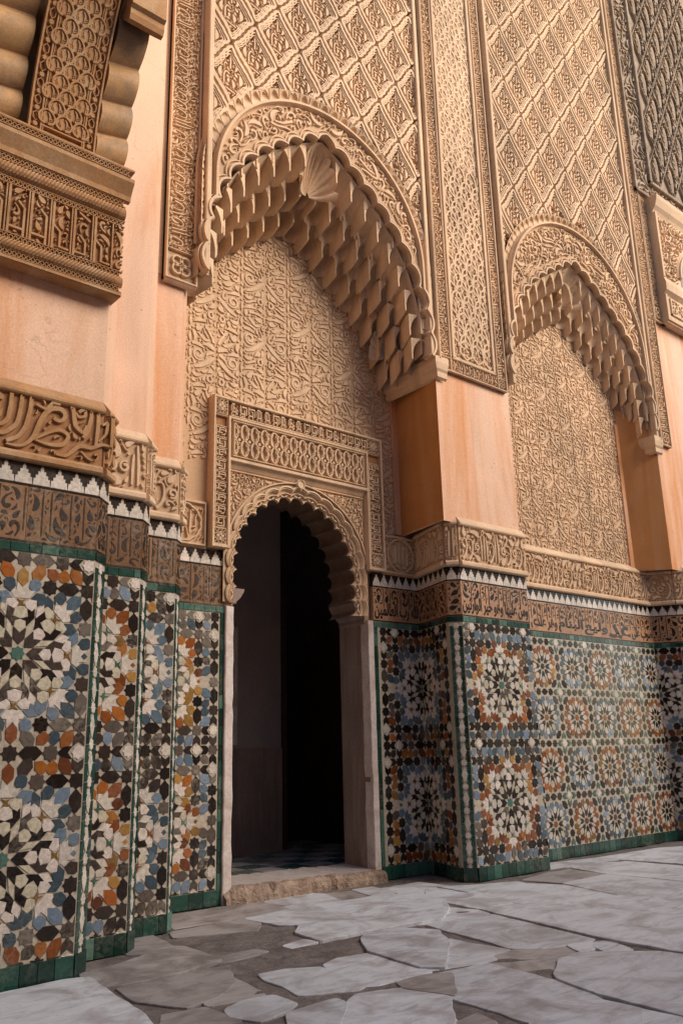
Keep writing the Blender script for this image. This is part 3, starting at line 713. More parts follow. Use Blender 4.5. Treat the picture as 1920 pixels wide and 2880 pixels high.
full_face(p1, (.2, 3.764), (1.656, 3.764), lambda f, W: A_fill(1.325-.2, ZC, RING_BLUE, PENT_A, 'ochre', 1)(f, W)+A_fill(.484-.2, ZC, RING_ORANGE, PENT_B, 'ochre', 3)(f, W), 'band_dark', 'glyph_brown', seed=11, strokes=[(p-[0.0, 0], w_) for p, w_ in L1], size=1.15, gap=.012, mph=.35, dark=True)
full_face(p1, (1.656, 3.764), (1.745, 3.853), None, 'band_dark', 'glyph', seed=12, strip=True, size=.8, dark=True)
p2 = pier('second tiled pier from the left, plastered right up to the top of the picture', (1.9, 4.2), [(1.5, 4.034), (2.028, 4.034), (2.103, 4.109), (2.103, 4.6), (1.5, 4.6)], 9.5)
L2_ = [(smooth_path([(.62-.2+x, z) for x, z in pts])-[.2, 0], np.linspace(a, b, 40)) for a, b, pts in ()]
full_face(p2, (1.5, 4.034), (2.028, 4.034), A_fill(1.70-1.5, ZC, RING_ORANGE, PENT_B, 'teal', 5), 'band_dark', 'glyph_brown', seed=13, u_in=.2, size=1.25, gap=.012)
full_face(p2, (2.028, 4.034), (2.103, 4.109), None, 'band_dark', 'glyph', seed=14, strip=True, size=.7)
p3 = pier('third and slimmest tiled pier left of the doorway, with a carved upright strip above', (2.3, 4.5), [(1.9, 4.32), (2.393, 4.32), (2.455, 4.382), (2.455, 4.9), (1.9, 4.9)], 3.9)
full_face(p3, (1.9, 4.32), (2.393, 4.32), A_fill(2.063-1.9, ZC, RING_BLUE, PENT_A, 'rust', 9), 'band_dark', 'glyph_brown', seed=17, u_in=.18, size=1.25, gap=.011)
full_face(p3, (2.393, 4.32), (2.455, 4.382), None, 'band_dark', 'glyph', seed=16, strip=True, size=.7)
# wall at the back of the doorway recess
XA, XB = 3.096, 4.298
dw = thing('recess_wall', 'carved wall around the dark doorway, at the back of the left arched recess', 'wall', (3.6, 4.9, 0), 'back walls of the recesses')
YD = 4.811
def wallbox(root, name, mat, x0, x1, y0, y1, z0, z1):
    b = root.location; return build(vprism([(x0, y0), (x1, y0), (x1, y1), (x0, y1)], z0, z1, b), name, mat, root)
wallbox(dw, 'masonry', 'mudbrick', 2.3, XA-.004, YD+.012, 5.12, 0, 2.2); wallbox(dw, 'masonry', 'mudbrick', XB+.004, 4.95, YD+.012, 5.12, 0, 2.2)
wallbox(dw, 'masonry', 'stucco_deep', 2.3, 2.99, YD+.012, 5.12, 2.2, 2.75); wallbox(dw, 'masonry', 'stucco_deep', 4.33, 4.95, YD+.012, 5.12, 2.2, 2.75)
wallbox(dw, 'masonry', 'stucco_deep', 2.3, 4.95, YD+.012, 5.12, 2.75, 5.6)
full_face(dw, (2.455, YD), (2.905, YD), A_fill(2.54-2.455, ZC, RING_ORANGE, PENT_B, 'teal', 21), 'band_dark', 'glyph_brown', seed=18, gap=.01) if False else None
def door_side(a, b, cx, seed, ring, pent, ground, ink, text, jamb_right, band_u):
    f, W = facet(dw, a, b)
    bricks(f, 0, W, 0, Z_PL, .11, 'green', 'plinth_tile', .012)
    e0, e1 = (0, W-.032) if jamb_right else (.032, W)
    lay_tiles(f, e0, e1, Z_PL, Z_TILE, A_fill(cx-a[0], ZC, ring, pent, 'teal' if jamb_right else 'rust', seed)(f, W), 300)
    bricks(f, (W-.03 if jamb_right else 0), (W if jamb_right else .03), Z_PL, Z_TILE, .1, 'green', 'border_tile', axis='z')
    bricks(f, 0, W, Z_TILE, Z_GREEN, .075, 'teal', 'border_tile')
    call_band(f, 0, W, ground, ink, text, seed); merlons(f, 0, W, .078)
    u0, u1 = band_u; g = MB(); g.box(u0, u1, Z_MER+.001, Z_COR-.06, -.03, .008); f.part(g, 'inscription_band', 'stucco_deep')
    mb = MB(); z0, z1 = Z_MER+.002, Z_COR-.06; c0, c1 = u0+.02, u1-.02
    mb.ribbon([(c0, z0+.02), (c1, z0+.02), (c1, z1-.02), (c0, z1-.02)], .022, .008, .03, True)
    cx_, cz_ = (c0+c1)/2, (z0+z1)/2; rx, rz = (c1-c0)/2-.035, (z1-z0)/2-.035
    th = np.linspace(0, 2*pi, 72, endpoint=False); lob = 1+.05*np.abs(np.sin(th*7))
    mb.ribbon(np.stack([cx_+rx*lob*np.cos(th), cz_+rz*lob*np.sin(th)], 1), .014, .008, .028, True)
    F = Filler(c0+.014, c1-.014, z0+.034, z1-.034, lambda X, Z: np.abs(((X-cx_)/rx)**2+((Z-cz_)/rz)**2-1.05) > .2, res=.004, gap=.004, seed=seed+3)
    for kx in (-.45, -.15, .18, .5): F.put([(cx_+rx*kx, cz_-rz*.55), (cx_+rx*kx+.004, cz_+rz*.6)], .016)
    F.fill([.09, .07, .05, .035, .025], 90, ('curl', 'leaf', 'stem'), 1, pi/2, 1.2); F.out(mb, .008, .027)
    f.part(mb, 'arabesque', 'stucco', 'stuff'); return f
door_side((2.455, YD), (3.036, YD), 2.545, 31, RING_ORANGE, PENT_B, 'band_dark', 'glyph_brown', None, True, (.0, .43))
door_side((4.352, 4.785), (4.83, 4.775), 4.86, 37, RING_BLUE, PENT_A, 'band', 'glyph', ["ﻦﻴﻤﻟﺎﻌﻟا بر ﻪﻠﻟ"], False, (.10, .478))
# the middle pier, right of the doorway
p4 = pier('middle tiled pier between the two arched recesses, orange side with shade in its colour', (5.1, 4.5), [(4.605, 4.238), (5.50, 4.238), (5.50, 4.9), (4.72, 4.9), (4.71, 4.811)], 3.82, 'plaster', Z_COR-.05, False)
build(vprism([(4.88, 4.79), (4.715, 4.34), (4.768, 4.262), (5.515, 4.262), (5.515, 4.85)], 0, 2.24, (5.1, 4.5, 0)), 'core', 'mudbrick', p4)
mside = [(4.60, 2.58), (4.60, 3.72)]
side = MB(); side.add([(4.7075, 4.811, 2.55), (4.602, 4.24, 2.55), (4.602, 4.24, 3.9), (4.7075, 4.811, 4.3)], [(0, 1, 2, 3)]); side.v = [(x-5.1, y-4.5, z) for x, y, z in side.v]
build(side, 'shade_painted_plaster', 'plaster_shade', p4)
full_face(p4, (4.83, 4.775), (4.672, 4.308), A_fill(.0, ZC, RING_BLUE, PENT_A, 'rust', 41), 'band', 'glyph', seed=42, limit=260)
full_face(p4, (4.672, 4.308), (4.742, 4.238), None, 'band', 'glyph', seed=43, strip=True, size=.7)
full_face(p4, (4.742, 4.238), (5.531, 4.238), A_fill(5.134-4.742, ZC, RING_ORANGE, PENT_B, 'teal', 45, .0326), 'band', 'glyph', text=["ﻦﻴﺛراﻮﻟا ﺮﻴﺧ ﻮﻫو ﺎﻬﻴﻠﻋ ﻦﻣو"], seed=44, limit=300, gap=.008)
# right recess
YN = 4.525
nw = thing('recess_wall', 'carved back wall of the right recess above sixteen tile rosettes', 'wall', (6.7, 4.7, 0), 'back walls of the recesses')
wallbox(nw, 'masonry', 'stucco_deep', 5.3, 8.1, YN+.012, 5.0, 0, 5.8)
def B_fill(f, W):
    out = []; cols = [6.035, 6.46, 6.885, 7.31, 5.61, 7.735]; cen = ['teal', 'orange', 'black', 'rust', 'orange', 'teal']
    for i, cx in enumerate(cols):
        for j, cz in enumerate([1.535, 1.112, .689, .266]):
            ring = RING_ORANGE if (i+j) % 2 == 0 else RING_BLUE
            if i == 4: ring = RING_BLUE if (j % 2 == 0) else RING_ORANGE
            out += pattern_b(cx-5.531, cz, .425, ring, random.Random(i*7+j).choice(['teal', 'orange', 'ochre', 'black', 'rust']), i*10+j)
    return out
full_face(nw, (5.531, YN), (7.86, YN), B_fill, 'band', 'glyph', text=["ىﻮﻗ ىﺪﻟ", "ىﺪﻠﻋ ﺮﻫو", "مﺎﻨﺒﻟا", "ﻊﻴﻟو", "ﺪﻋ", "ﻰﻠﻋ بﻮﺻ"], seed=51, limit=300, mer=.083)
# far right pier
p5 = pier('far right tiled pier at the edge of the picture, warm orange plaster', (8.6, 4.5), [(7.885, 4.238), (9.9, 4.238), (9.9, 5.0), (7.66, 5.0), (7.66, 4.53)], 6.97, 'plaster', Z_COR-.05, False)
build(vprism([(7.91, 4.54), (8.03, 4.335), (8.09, 4.262), (9.9, 4.262), (9.9, 4.9), (7.93, 4.9)], 0, 2.24, (8.6, 4.5, 0)), 'core', 'mudbrick', p5)
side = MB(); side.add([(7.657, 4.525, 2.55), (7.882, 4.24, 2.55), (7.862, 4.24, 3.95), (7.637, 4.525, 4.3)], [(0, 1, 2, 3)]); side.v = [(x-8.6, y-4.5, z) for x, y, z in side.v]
build(side, 'shade_painted_plaster', 'plaster_shade', p5)
full_face(p5, (7.86, YN), (7.985, 4.31), A_fill(.0, ZC, RING_BLUE, PENT_A, 'rust', 61), 'band', 'glyph', seed=62, limit=120)
full_face(p5, (7.985, 4.31), (8.06, 4.238), None, 'band', 'glyph', seed=63, strip=True, size=.7)
full_face(p5, (8.06, 4.238), (9.3, 4.238), A_fill(.4, ZC, RING_ORANGE, PENT_B, 'teal', 65), 'band', 'glyph', seed=64, limit=60)
# ------------------------------------------------------------------ doorway: threshold, jambs, dark room
step = thing('doorstep', 'worn stone doorstep with a crumbling front edge under the dark doorway', 'doorstep', (3.7, 4.8, 0))
n = 40; xs = np.linspace(3.04, 4.345, n); fr = 4.735+.012*np.sin(xs*7)+rng.normal(0, .006, n)
tz = np.interp(xs, [3.04, 3.2, 3.28, 4.345], [.10, .10, .095, .07])+rng.normal(0, .003, n)
m = MB(); prof = []
for k, (dy, f) in enumerate(((-.005, 0), (0, .35), (.008, .7), (.028, .93), (.07, 1.0))):
    prof.append([(xs[i]-3.7, fr[i]+dy+(rng.normal(0, .002) if k < 3 else 0)+(.03*max(0, sin(xs[i]*19))*(k > 1)*(xs[i] < 3.4))-4.8, tz[i]*f-(0 if f else .03)) for i in range(n)])
m.grid(np.array(prof).transpose(1, 0, 2), False); build(m, 'eroded_edge', 'step', step)
m = MB(); m.grid(np.array([prof[-1], [(x, .35, z+.3*0+.012) for x, y, z in prof[-1]]]).transpose(1, 0, 2), True); build(m, 'tread', 'step_top', step)
ds = thing('door_surround', 'carved frame and lobed arch round the dark doorway', 'doorway', (3.7, 4.8, 0))
fd = Face(ds, 0, YD)
for u0, u1 in ((3.036, 3.098), (4.296, 4.352)):
    q = inset_rough([(u0, -.02), (u1, -.02), (u1, 1.83), (u0, 1.83)], .07, .0022); m = MB(); m.prism(q, -.06, .028, .006); fd.part(m, 'whitewashed_jamb', 'jamb')
for x0, x1 in ((3.02, 3.096), (4.30, 4.36)): wallbox(ds, 'reveal', 'reveal', x0, x1, YD+.005, 5.125, .0, 1.83)
# corbel capital at the right springing (profile towards the opening)
def capital(x, sg):
    pr = [(0, 1.80), (.012, 1.82), (.012, 1.845), (.03, 1.86), (.075, 1.90), (.105, 1.945), (.11, 1.965), (0, 1.965)]
    vs = [(x-sg*a-3.7, y-4.8, z) for y in (YD+.01, 5.12) for a, z in pr]; k = len(pr); m = MB()
    m.add(vs, [(i, i+1, k+i+1, k+i) for i in range(k-1)]+[tuple(range(k)), tuple(range(2*k-1, k-1, -1))]); build(m, 'capital', 'reveal', ds)
capital(4.30, 1); capital(3.096, -1)
# lobed arch
CX, CZ, RI = 3.66, 2.135, .535
path = [(CX-RI, z) for z in np.linspace(1.86, CZ, 6)[:-1]]+[(CX-RI*cos(t), CZ+RI*sin(t)*1.0) for t in np.linspace(0, pi, 36)]+[(CX+RI, z) for z in np.linspace(CZ, 1.86, 6)[1:]]
path = np.array(path); arc = np.r_[0, np.cumsum(np.hypot(*np.diff(path, axis=0).T))]; NL = 19; NP = NL*10+1
tt = np.linspace(0, arc[-1], NP); pc = np.stack([np.interp(tt, arc, path[:, 0]), np.interp(tt, arc, path[:, 1])], 1)
nn = np.gradient(pc, axis=0); nn /= np.hypot(nn[:, 0], nn[:, 1])[:, None]; nn = np.stack([-nn[:, 1], nn[:, 0]], 1)
for _ in range(8): nn[1:-1] = (nn[:-2]+nn[1:-1]*2+nn[2:])/4
lob = np.abs(np.sin(pi*NL*np.linspace(0, 1, NP)))**.7
prof = [(.088, .034, .022), (.076, .04, .022), (.072, .03, .022), (.066, .032, .022), (.06, .012, .02), (.046, .004, .02), (.043, .012, .02), (.036, .014, .02), (.033, -.004, .02), (.022, -.016, .018), (.018, -.004, .02), (.008, .0, .04), (.001, -.02, .044), (.0, -.05, .044), (.010, -.09, .044), (.010, -.31, .044)]
G_ = np.zeros((NP, len(prof), 3))
for k, (ro, nz, am) in enumerate(prof):
    q = pc+nn*(ro+am*(lob-.5))[:, None]; G_[:, k, 0] = q[:, 0]; G_[:, k, 2] = q[:, 1]; G_[:, k, 1] = -nz
m = MB(); m.grid(G_[:, :13], False, True); fd.part(m, 'lobed_arch', 'stucco')
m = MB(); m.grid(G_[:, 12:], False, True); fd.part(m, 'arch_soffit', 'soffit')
for k in range(NL):                                        # leaf curl hanging in each lobe
    i = k*10+5; c = pc[i]+nn[i]*.034; a = atan2(nn[i][1], nn[i][0]); m = MB(); t = np.linspace(0, 1, 9)
    for sg in (-1, 1):
        loc = np.stack([-.012+.024*t, sg*(.004+.026*np.sin(t*pi*.9))], 1); q = np.stack([c[0]+loc[:, 0]*cos(a)-loc[:, 1]*sin(a), c[1]+loc[:, 0]*sin(a)+loc[:, 1]*cos(a)], 1)
        m.ribbon(q, .014, -.02, .004)
    fd.part(m, 'leaf_curl', 'stucco')
m = MB()                                                   # spandrel plate between arch and rectangular frame
outer = pc+nn*(.084+.022*(lob-.5))[:, None]; fr_ = []
for x, z in outer:
    if z <= CZ: fr_.append((3.012 if x < CX else 4.308, z))
    else:
        dx, dz = x-CX, z-CZ; s_ = min(.648/abs(dx) if dx else 9e9, .668/dz if dz > 0 else 9e9); fr_.append((CX+dx*s_, CZ+dz*s_))
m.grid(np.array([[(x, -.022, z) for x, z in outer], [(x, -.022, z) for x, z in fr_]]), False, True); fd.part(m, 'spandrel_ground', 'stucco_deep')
def spmask(X, Z):
    d = np.hypot(X-CX, Z-CZ); return ((d > RI+.125) | (Z < CZ)) & (X < 4.27) & (Z < 2.77) & (Z > 2.22) & (X > CX+.06) & ((Z > CZ) | (X > CX+RI+.125))
F = Filler(3.0, 4.32, 2.2, 2.8, spmask, CX, res=.0035, gap=.0035, seed=71); F.fill([.06, .048, .036, .027, .02, .015], 900, ('curl', 'curl', 'leaf', 'drop'), .95)
m = F.out(MB(), .02, .036, .7); fd.part(m, 'arabesque', 'stucco', 'stuff')
m = MB()
q = pc+nn*.118; q = q[(q[:, 1] > 2.24)]; m.ribbon(q[2:-2], .014, .02, .04)
m.ribbon([(3.03, 2.26), (3.03, 2.782), (CX-.06, 2.782)], .012, .02, .038); m.ribbon([(CX+.06, 2.782), (4.29, 2.782), (4.29, 2.26)], .012, .02, .038)
m.prism(star8(CX, 2.785, .05), .02, .045, .005); m.ribbon(np.stack([CX+.032*np.cos(np.linspace(0, 2*pi, 16, False)), 2.785+.032*np.sin(np.linspace(0, 2*pi, 16, False))], 1), .008, .04, .052, True)
fd.part(m, 'moulding', 'stucco')
# rectangular frame
N0 = .0; NF = .075
m = MB()
for a in ((2.893, 2.905, 2.215, 3.30), (3.012, 3.03, 2.215, 3.165), (4.292, 4.308, 2.215, 3.165), (4.445, 4.463, 2.215, 3.30)): m.box(a[0], a[1], a[2], a[3], N0-.02, NF, .003)
for a in ((2.905, 4.445, 3.285, 3.30), (3.03, 4.292, 3.15, 3.165), (3.03, 4.292, 2.84, 2.862), (2.905, 3.012, 2.215, 2.235), (4.308, 4.445, 2.215, 2.235)): m.box(a[0], a[1], a[2], a[3], N0-.02, NF-.002, .003)
fd.part(m, 'frame_moulding', 'stucco')
m = MB()
for a in ((2.905, 3.012, 2.235, 3.285), (4.308, 4.445, 2.235, 3.285), (3.012, 4.308, 3.165, 3.285)): m.box(a[0], a[1], a[2], a[3], N0-.02, NF-.035)
fd.part(m, 'frame_ground', 'stucco_warm_deep')
def kufic(kind, w_, h, vert):
    m = MB(); t = .009; n0, n1 = -.004, .024; r = random.Random(kind)
    m.box(0, w_, 0, t*.8, n0, n1+.004); 
    X = [w_*.08, w_*.45, w_*.82]
    m.box(X[0], X[0]+t, .012, h*.93, n0, n1, .001); m.box(X[0], w_*.62, h*.30, h*.30+t, n0, n1, .001); m.box(w_*.6, w_*.6+t, h*.14, h*.62, n0, n1, .001)
    if kind % 2: m.box(X[0], w_*.5, h*.93-t, h*.93, n0, n1, .001); m.box(w_*.3, w_*.3+t, h*.45, h*.8, n0, n1, .001)
    else: m.box(w_*.3, w_*.92, h*.78, h*.78+t, n0, n1, .001); m.box(w_*.86, w_*.86+t, h*.3, h*.78, n0, n1, .001)
    F = Filler(.004, w_-.004, t, h-.004, res=.003, gap=.002, seed=kind)
    for bx in m.v: pass
    V = np.array([(v[0], v[2]) for v in m.v]); 
    for i in range(0, len(V), 4):
        b = V[i:i+4]; F.free &= True
    F.fill([.045, .034, .024, .017], 30, ('leaf', 'drop', 'curl'), 1.1); F.out(m, n0, n1-.008, .6)
    return m.mesh('kufic_panel')
KU = [kufic(k, .1, .1, False) for k in range(4)]
def kplace(u, z, su, sz, rot=0.0):
    o = link('kufic_panel', KU[random.randrange(4)], 'stucco', ds, (u-3.7, YD-4.8-(NF-.033), z), (0, rot, 0)); o.scale = (su/.1, 1, sz/.1); return o
def corner_star(u0, u1, z0, z1):
    m = MB(); c, d = (u0+u1)/2, (z0+z1)/2; rx, rz = (u1-u0)/2, (z1-z0)/2; n0, n1 = NF-.036, NF-.008
    m.ribbon([(u0, z0), (u1, z0), (u1, z1), (u0, z1)], .008, n0, n1, True)
    th = np.linspace(0, pi/2, 9)
    for sx in (-1, 1):
        for sz in (-1, 1): m.ribbon(np.stack([c+sx*rx-sx*rx*1.35*np.cos(th), d+sz*rz-sz*rz*1.35*np.sin(th)], 1), .0055, n0, n1); m.ribbon([(c+sx*rx, d+sz*rz), (c, d)], .005, n0, n1)
    m.ribbon([(c, d-rz), (c+rx, d), (c, d+rz), (c-rx, d)], .006, n0, n1, True); m.ribbon([(c, d-rz*.6), (c, d+rz*.6)], .018, n0, n1+.003); m.ribbon([(c-rx*.6, d), (c+rx*.6, d)], .018, n0, n1+.003)
    fd.part(m, 'star_lattice', 'stucco')
for u0, u1 in ((2.907, 3.01), (4.31, 4.443)):
    corner_star(u0+.004, u1-.004, 3.172, 3.282); corner_star(u0+.004, u1-.004, 2.24, 2.345)
    z = 2.352
    while z < 3.08: kplace(u0+.004, z+.076, .074, u1-u0-.01, pi/2); z += .081
    for k in range(11): m = MB(); m.box(u0, u1, 2.349+.0745*k*1.087, 2.353+.0745*k*1.087, NF-.036, NF-.012); fd.part(m, 'divider', 'stucco')
u = 3.03
while u < 4.26: kplace(u+.003, 3.17, .066, .108); u += .0715
# interlace panel above the arch
m = MB(); m.box(3.03, 4.292, 2.862, 3.15, -.02, NF-.03); fd.part(m, 'panel_ground', 'stucco_deep')
m = MB(); n0, n1 = NF-.032, NF-.004; u0, u1, z0, z1 = 3.062, 4.262, 2.89, 3.125
m.ribbon([(u0-.014, z0-.012), (u1+.014, z0-.012), (u1+.014, z1+.012), (u0-.014, z1+.012)], .009, n0, n1+.003, True)
NCOL = 14; pw = (u1-u0)/NCOL; t = np.linspace(0, 1, 22)
for k in range(NCOL+1):
    for sg in (-1, 1):
        x = u0+k*pw+sg*pw*.48*np.sin(t*2*pi)*(1+.35*np.cos(t*4*pi)); q = np.stack([np.clip(x, u0, u1), z0+(z1-z0)*t], 1); m.ribbon(q, .0125, n0, n1)
for k in range(NCOL):
    for sg in (-1, 1):
        x = u0+(k+.5)*pw+sg*pw*.46*np.sin(t*2*pi+pi*.5)*(1-.25*np.cos(t*4*pi)); q = np.stack([np.clip(x, u0, u1), z0+(z1-z0)*t], 1); m.ribbon(q, .010, n0, n1-.004)
for k in range(NCOL):
    for zz in (.25, .75):
        c = (u0+(k+.5)*pw, z0+(z1-z0)*zz); m.ribbon(bez((c[0]-.012, c[1]-.03), (c[0]-.02, c[1]+.03), (c[0], c[1]+.045), n=8), np.linspace(.004, .009, 8), n0, n1-.01); m.ribbon(bez((c[0]+.012, c[1]-.03), (c[0]+.02, c[1]+.03), (c[0], c[1]+.045), n=8), np.linspace(.004, .009, 8), n0, n1-.01)
    m.prism(star8(u0+(k+.5)*pw, (z0+z1)/2, .013), n0, n1-.004, .002)
fd.part(m, 'interlace', 'stucco')
m = MB(); m.profile([(NF-.002, 2.845), (NF-.02, 2.84), (.03, 2.80), (.022, 2.795)], 3.03, 4.292); fd.part(m, 'cavetto', 'stucco')
# the room seen through the door
room = thing('vestibule', 'dark room seen through the lobed doorway', 'room', (3.9, 6.3, 0))
room['kind'] = 'structure'
def rbox(name, mat, x0, x1, y0, y1, z0, z1): return wallbox(room, name, mat, x0, x1, y0, y1, z0, z1)
rbox('left_wall', 'room', 2.3, 2.62, 5.13, 9.0, 0, 3.6); rbox('back_wall', 'room', 2.62, 4.62, 6.35, 6.7, 0, 3.6); rbox('right_wall', 'cedar', 5.5, 5.8, 5.13, 9.0, 0, 3.6); rbox('far_wall', 'cedar', 4.62, 5.5, 7.6, 8.0, 0, 3.6)
rbox('tall_panel', 'jamb', 3.9, 4.13, 6.31, 6.352, .95, 1.95); rbox('skirting', 'reveal', 2.62, 4.62, 6.335, 6.352, .06, .92); rbox('roof', 'cedar', 4.3, 5.8, 5.13, 8.0, 3.6, 3.8)  # roof cut short so that added skylight brightens the room
rbox('door_leaf', 'cedar', 4.66, 4.72, 6.4, 7.3, .05, 2.7)
for i in range(12):
    for j in range(8):
        x0, y0 = 2.65+i*.22, 5.14+j*.22
        q = vprism([(x0, y0), (x0+.214, y0), (x0+.214, y0+.214), (x0, y0+.214)], .02, .065, (3.9, 6.3, 0), True, .003); build(q, 'floor_tile', 'roomtile' if (i+j) % 2 else 'marble_brown', room)

# ------------------------------------------------------------------ carved back walls of the recesses
def motif(cw, ch, seed):
    """mirror-symmetric unit of the leaf carving: bud, sweeping arms, paired spirals, forked leaves; repeats in a half drop"""
    F = Filler(0, cw, 0, ch, lambda X, Z: X < cw-.016*cw/.46, cw/2, True, res=.004, gap=.0036, seed=seed); c = cw/2
    def p(pts, w_): F.put(pts, np.asarray(w_) if np.ndim(w_) else w_, False)
    s = cw/.46
    tear = np.sin(np.linspace(.12, pi-.1, 14))
    p(bez((c+.006*s, ch*.66), (c+.03*s, ch*.72), (c+.008*s, ch*.82), n=10), .020*s)
    p(bez((c+.012*s, ch*.60), (c+.05*s, ch*.56), (c+.09*s, ch*.45), (c+.185*s, ch*.38), n=18), np.interp(np.linspace(0, 1, 18), [0, .4, .8, 1], [.02*s, .042*s, .034*s, .012*s]))
    p(bez((c+.008*s, ch*.57), (c+.05*s, ch*.50), (c+.055*s, ch*.38), (c+.03*s, ch*.33), n=14), np.linspace(.016, .03, 14)*s)
    p(spiral(c+.048*s, ch*.255, .03*s, .014*s, 2.2, -1.05), np.linspace(.020, .013, 22)*s)
    p(bez((c+.012*s, ch*.20), (c+.045*s, ch*.15), (c+.02*s, ch*.05), n=10), np.linspace(.02, .03, 10)*s)
    p(spiral(c+.15*s, ch*.60, .052*s, .016*s, -2.6, 1.35), np.linspace(.014, .03, 22)*s)
    p(bez((c+.10*s, ch*.70), (c+.16*s, ch*.78), (c+.21*s, ch*.74), n=12), .034*s*tear[:12])
    p(bez((c+.05*s, ch*.86), (c+.10*s, ch*.80), (c+.12*s, ch*.90), (c+.17*s, ch*.93), n=14), .03*s*tear)
    p(bez((c+.12*s, ch*.30), (c+.17*s, ch*.24), (c+.20*s, ch*.30), n=12), .036*s*tear[:12])
    p(bez((c+.09*s, ch*.12), (c+.15*s, ch*.16), (c+.2*s, ch*.08), n=14), .034*s*tear)
    F.fill([.10*s, .08*s, .062*s, .048*s, .036*s, .027*s, .02*s], 420, ('curl', 'leaf', 'leaf', 'drop', 'stem', 'leaf'), 1.25)
    return F
def carved_field(root, y, x0, x1, z0, z1, cw, ch, seed, skip=None):
    mes = [motif(cw, ch, seed+q_*7).out(MB(), .0, .0095, .86, .25).mesh('leaf_carving') for q_ in range(3)]; pk = random.Random(seed)
    m = MB(); s = cw/.46
    for k in range(4):
        zz = ch*k/4; m.ribbon(bez((0, zz+.01*s), (.004*s*(-1)**k, zz+ch*.09), (0, zz+ch*.155), n=9), .024*s*np.sin(np.linspace(.15, pi-.25, 9)), 0, .0098, edge=.8)
        m.prism(star8(0, zz+ch*.20, .011*s), 0, .009, .002)
    sm = m.mesh('leaf_bud')
    b = root.location; i = 0; x = x0
    while x < x1:
        z = z0-(ch/2 if i % 2 else 0)
        while z < z1:
            if skip is None or not skip(x, z): link('leaf_carving', pk.choice(mes), 'stucco', root, (x-b.x, y-b.y, z))
            z += ch
        for zz in np.arange(z0-ch, z1, ch):
            if skip is None or not skip(x-.03, zz): link('leaf_bud', sm, 'stucco', root, (x-b.x, y-b.y, zz))
        x += cw; i += 1
carved_field(dw, YD+.012, 2.30, 4.72, 2.56, 5.0, .43, .50, 81, lambda x, z: z < 2.74 and 2.55 < x < 4.33)
carved_field(nw, YN+.012, 5.56, 7.70, 2.56, 5.0, .36, .44, 83)
for root, x0, x1, y in ((dw, 4.645, 4.72, YD), (nw, 7.60, 7.68, YN)):
    f = Face(root, 0, y); m = MB(); m.box(x0, x1, 2.55, 4.1, -.03, .012, .004); f.part(m, 'plain_margin', 'plaster')

# ------------------------------------------------------------------ stalactite hoods (muqarnas) and their lobed fronts
def cell_mesh(w_, h, d, name='niche_cell', zm=.5, nu=15, leg=.80, nz=14, p=1.7, deep=1.0):
    """a small pointed niche: its arched lip leans forward, the two side ridges run back and down to thin tips"""
    m = MB(); u = np.linspace(-1, 1, nu); yf = (lambda z: d*(1-max(0, min(1, z/h))**p)) if name == 'scallop' else (lambda z: d*.8*max(0, 1-z/(h*.22))**1.4)
    zt = [h*(zm+(1-zm)*(1-min(1, abs(a)/.97)**1.6)**.62*.96) for a in u]; P = np.zeros((nu, nz, 3))
    for i, a in enumerate(u):
        for j in range(nz):
            v = j/(nz-1); z = zt[i]*(1-(1-v)**1.6); k = max(0, (z-h*zm)/max(1e-6, zt[i]-h*zm)) if z > h*zm else 0
            P[i, j] = (a*w_/2*leg, yf(z)+(d*deep-yf(z))*max(0, 1-abs(a)**2.6)**.7*sqrt(max(0, 1-k*k)), z)
    m.grid(P, True, False)
    L = [P[i, nz-1] for i in range(nu)]; m.grid(np.array([[q, (q[0], 0, h*1.04)] for q in L]), False, False)
    for sg in (-1, 1):                       # flat ridge, thinning downwards
        rows = []
        for j in range(nz):
            q = P[0 if sg < 0 else nu-1, j]; rows.append([q, (sg*w_/2*(.90+.10*q[2]/h), q[1]-.002, q[2])])
        e = rows[-1]; rows.append([(e[0][0], 0, h*1.04), (e[1][0], 0, h*1.04)]); m.grid(np.array(rows), False, sg < 0)
        side_ = [r_[1] for r_ in rows]; m.grid(np.array([side_, [(q[0], d*deep, q[2]) for q in side_]]), False, sg > 0)
    return m.mesh(name)
def shell_mesh(w_, h, d, ribs=11, hinge=.5):
    na, nr = ribs*6+1, 12; P = np.zeros((na, nr, 3))
    for i in range(na):
        a = pi*(-.06+1.12*i/(na-1)); fl = abs(sin((i/(na-1))*ribs*pi))
        for j in range(nr):
            r = .08+.92*j/(nr-1); P[i, j] = (r*cos(a)*w_/2*(1-.12*sin(a)**8), d*(1-r**2)*1.0+.045*r*(1-fl), h*.12+r*max(sin(a), -.12)*h*.9*(1+.08*sin(a)**12))
    m = MB(); m.grid(P, True, True); return m.mesh('fluted_shell')
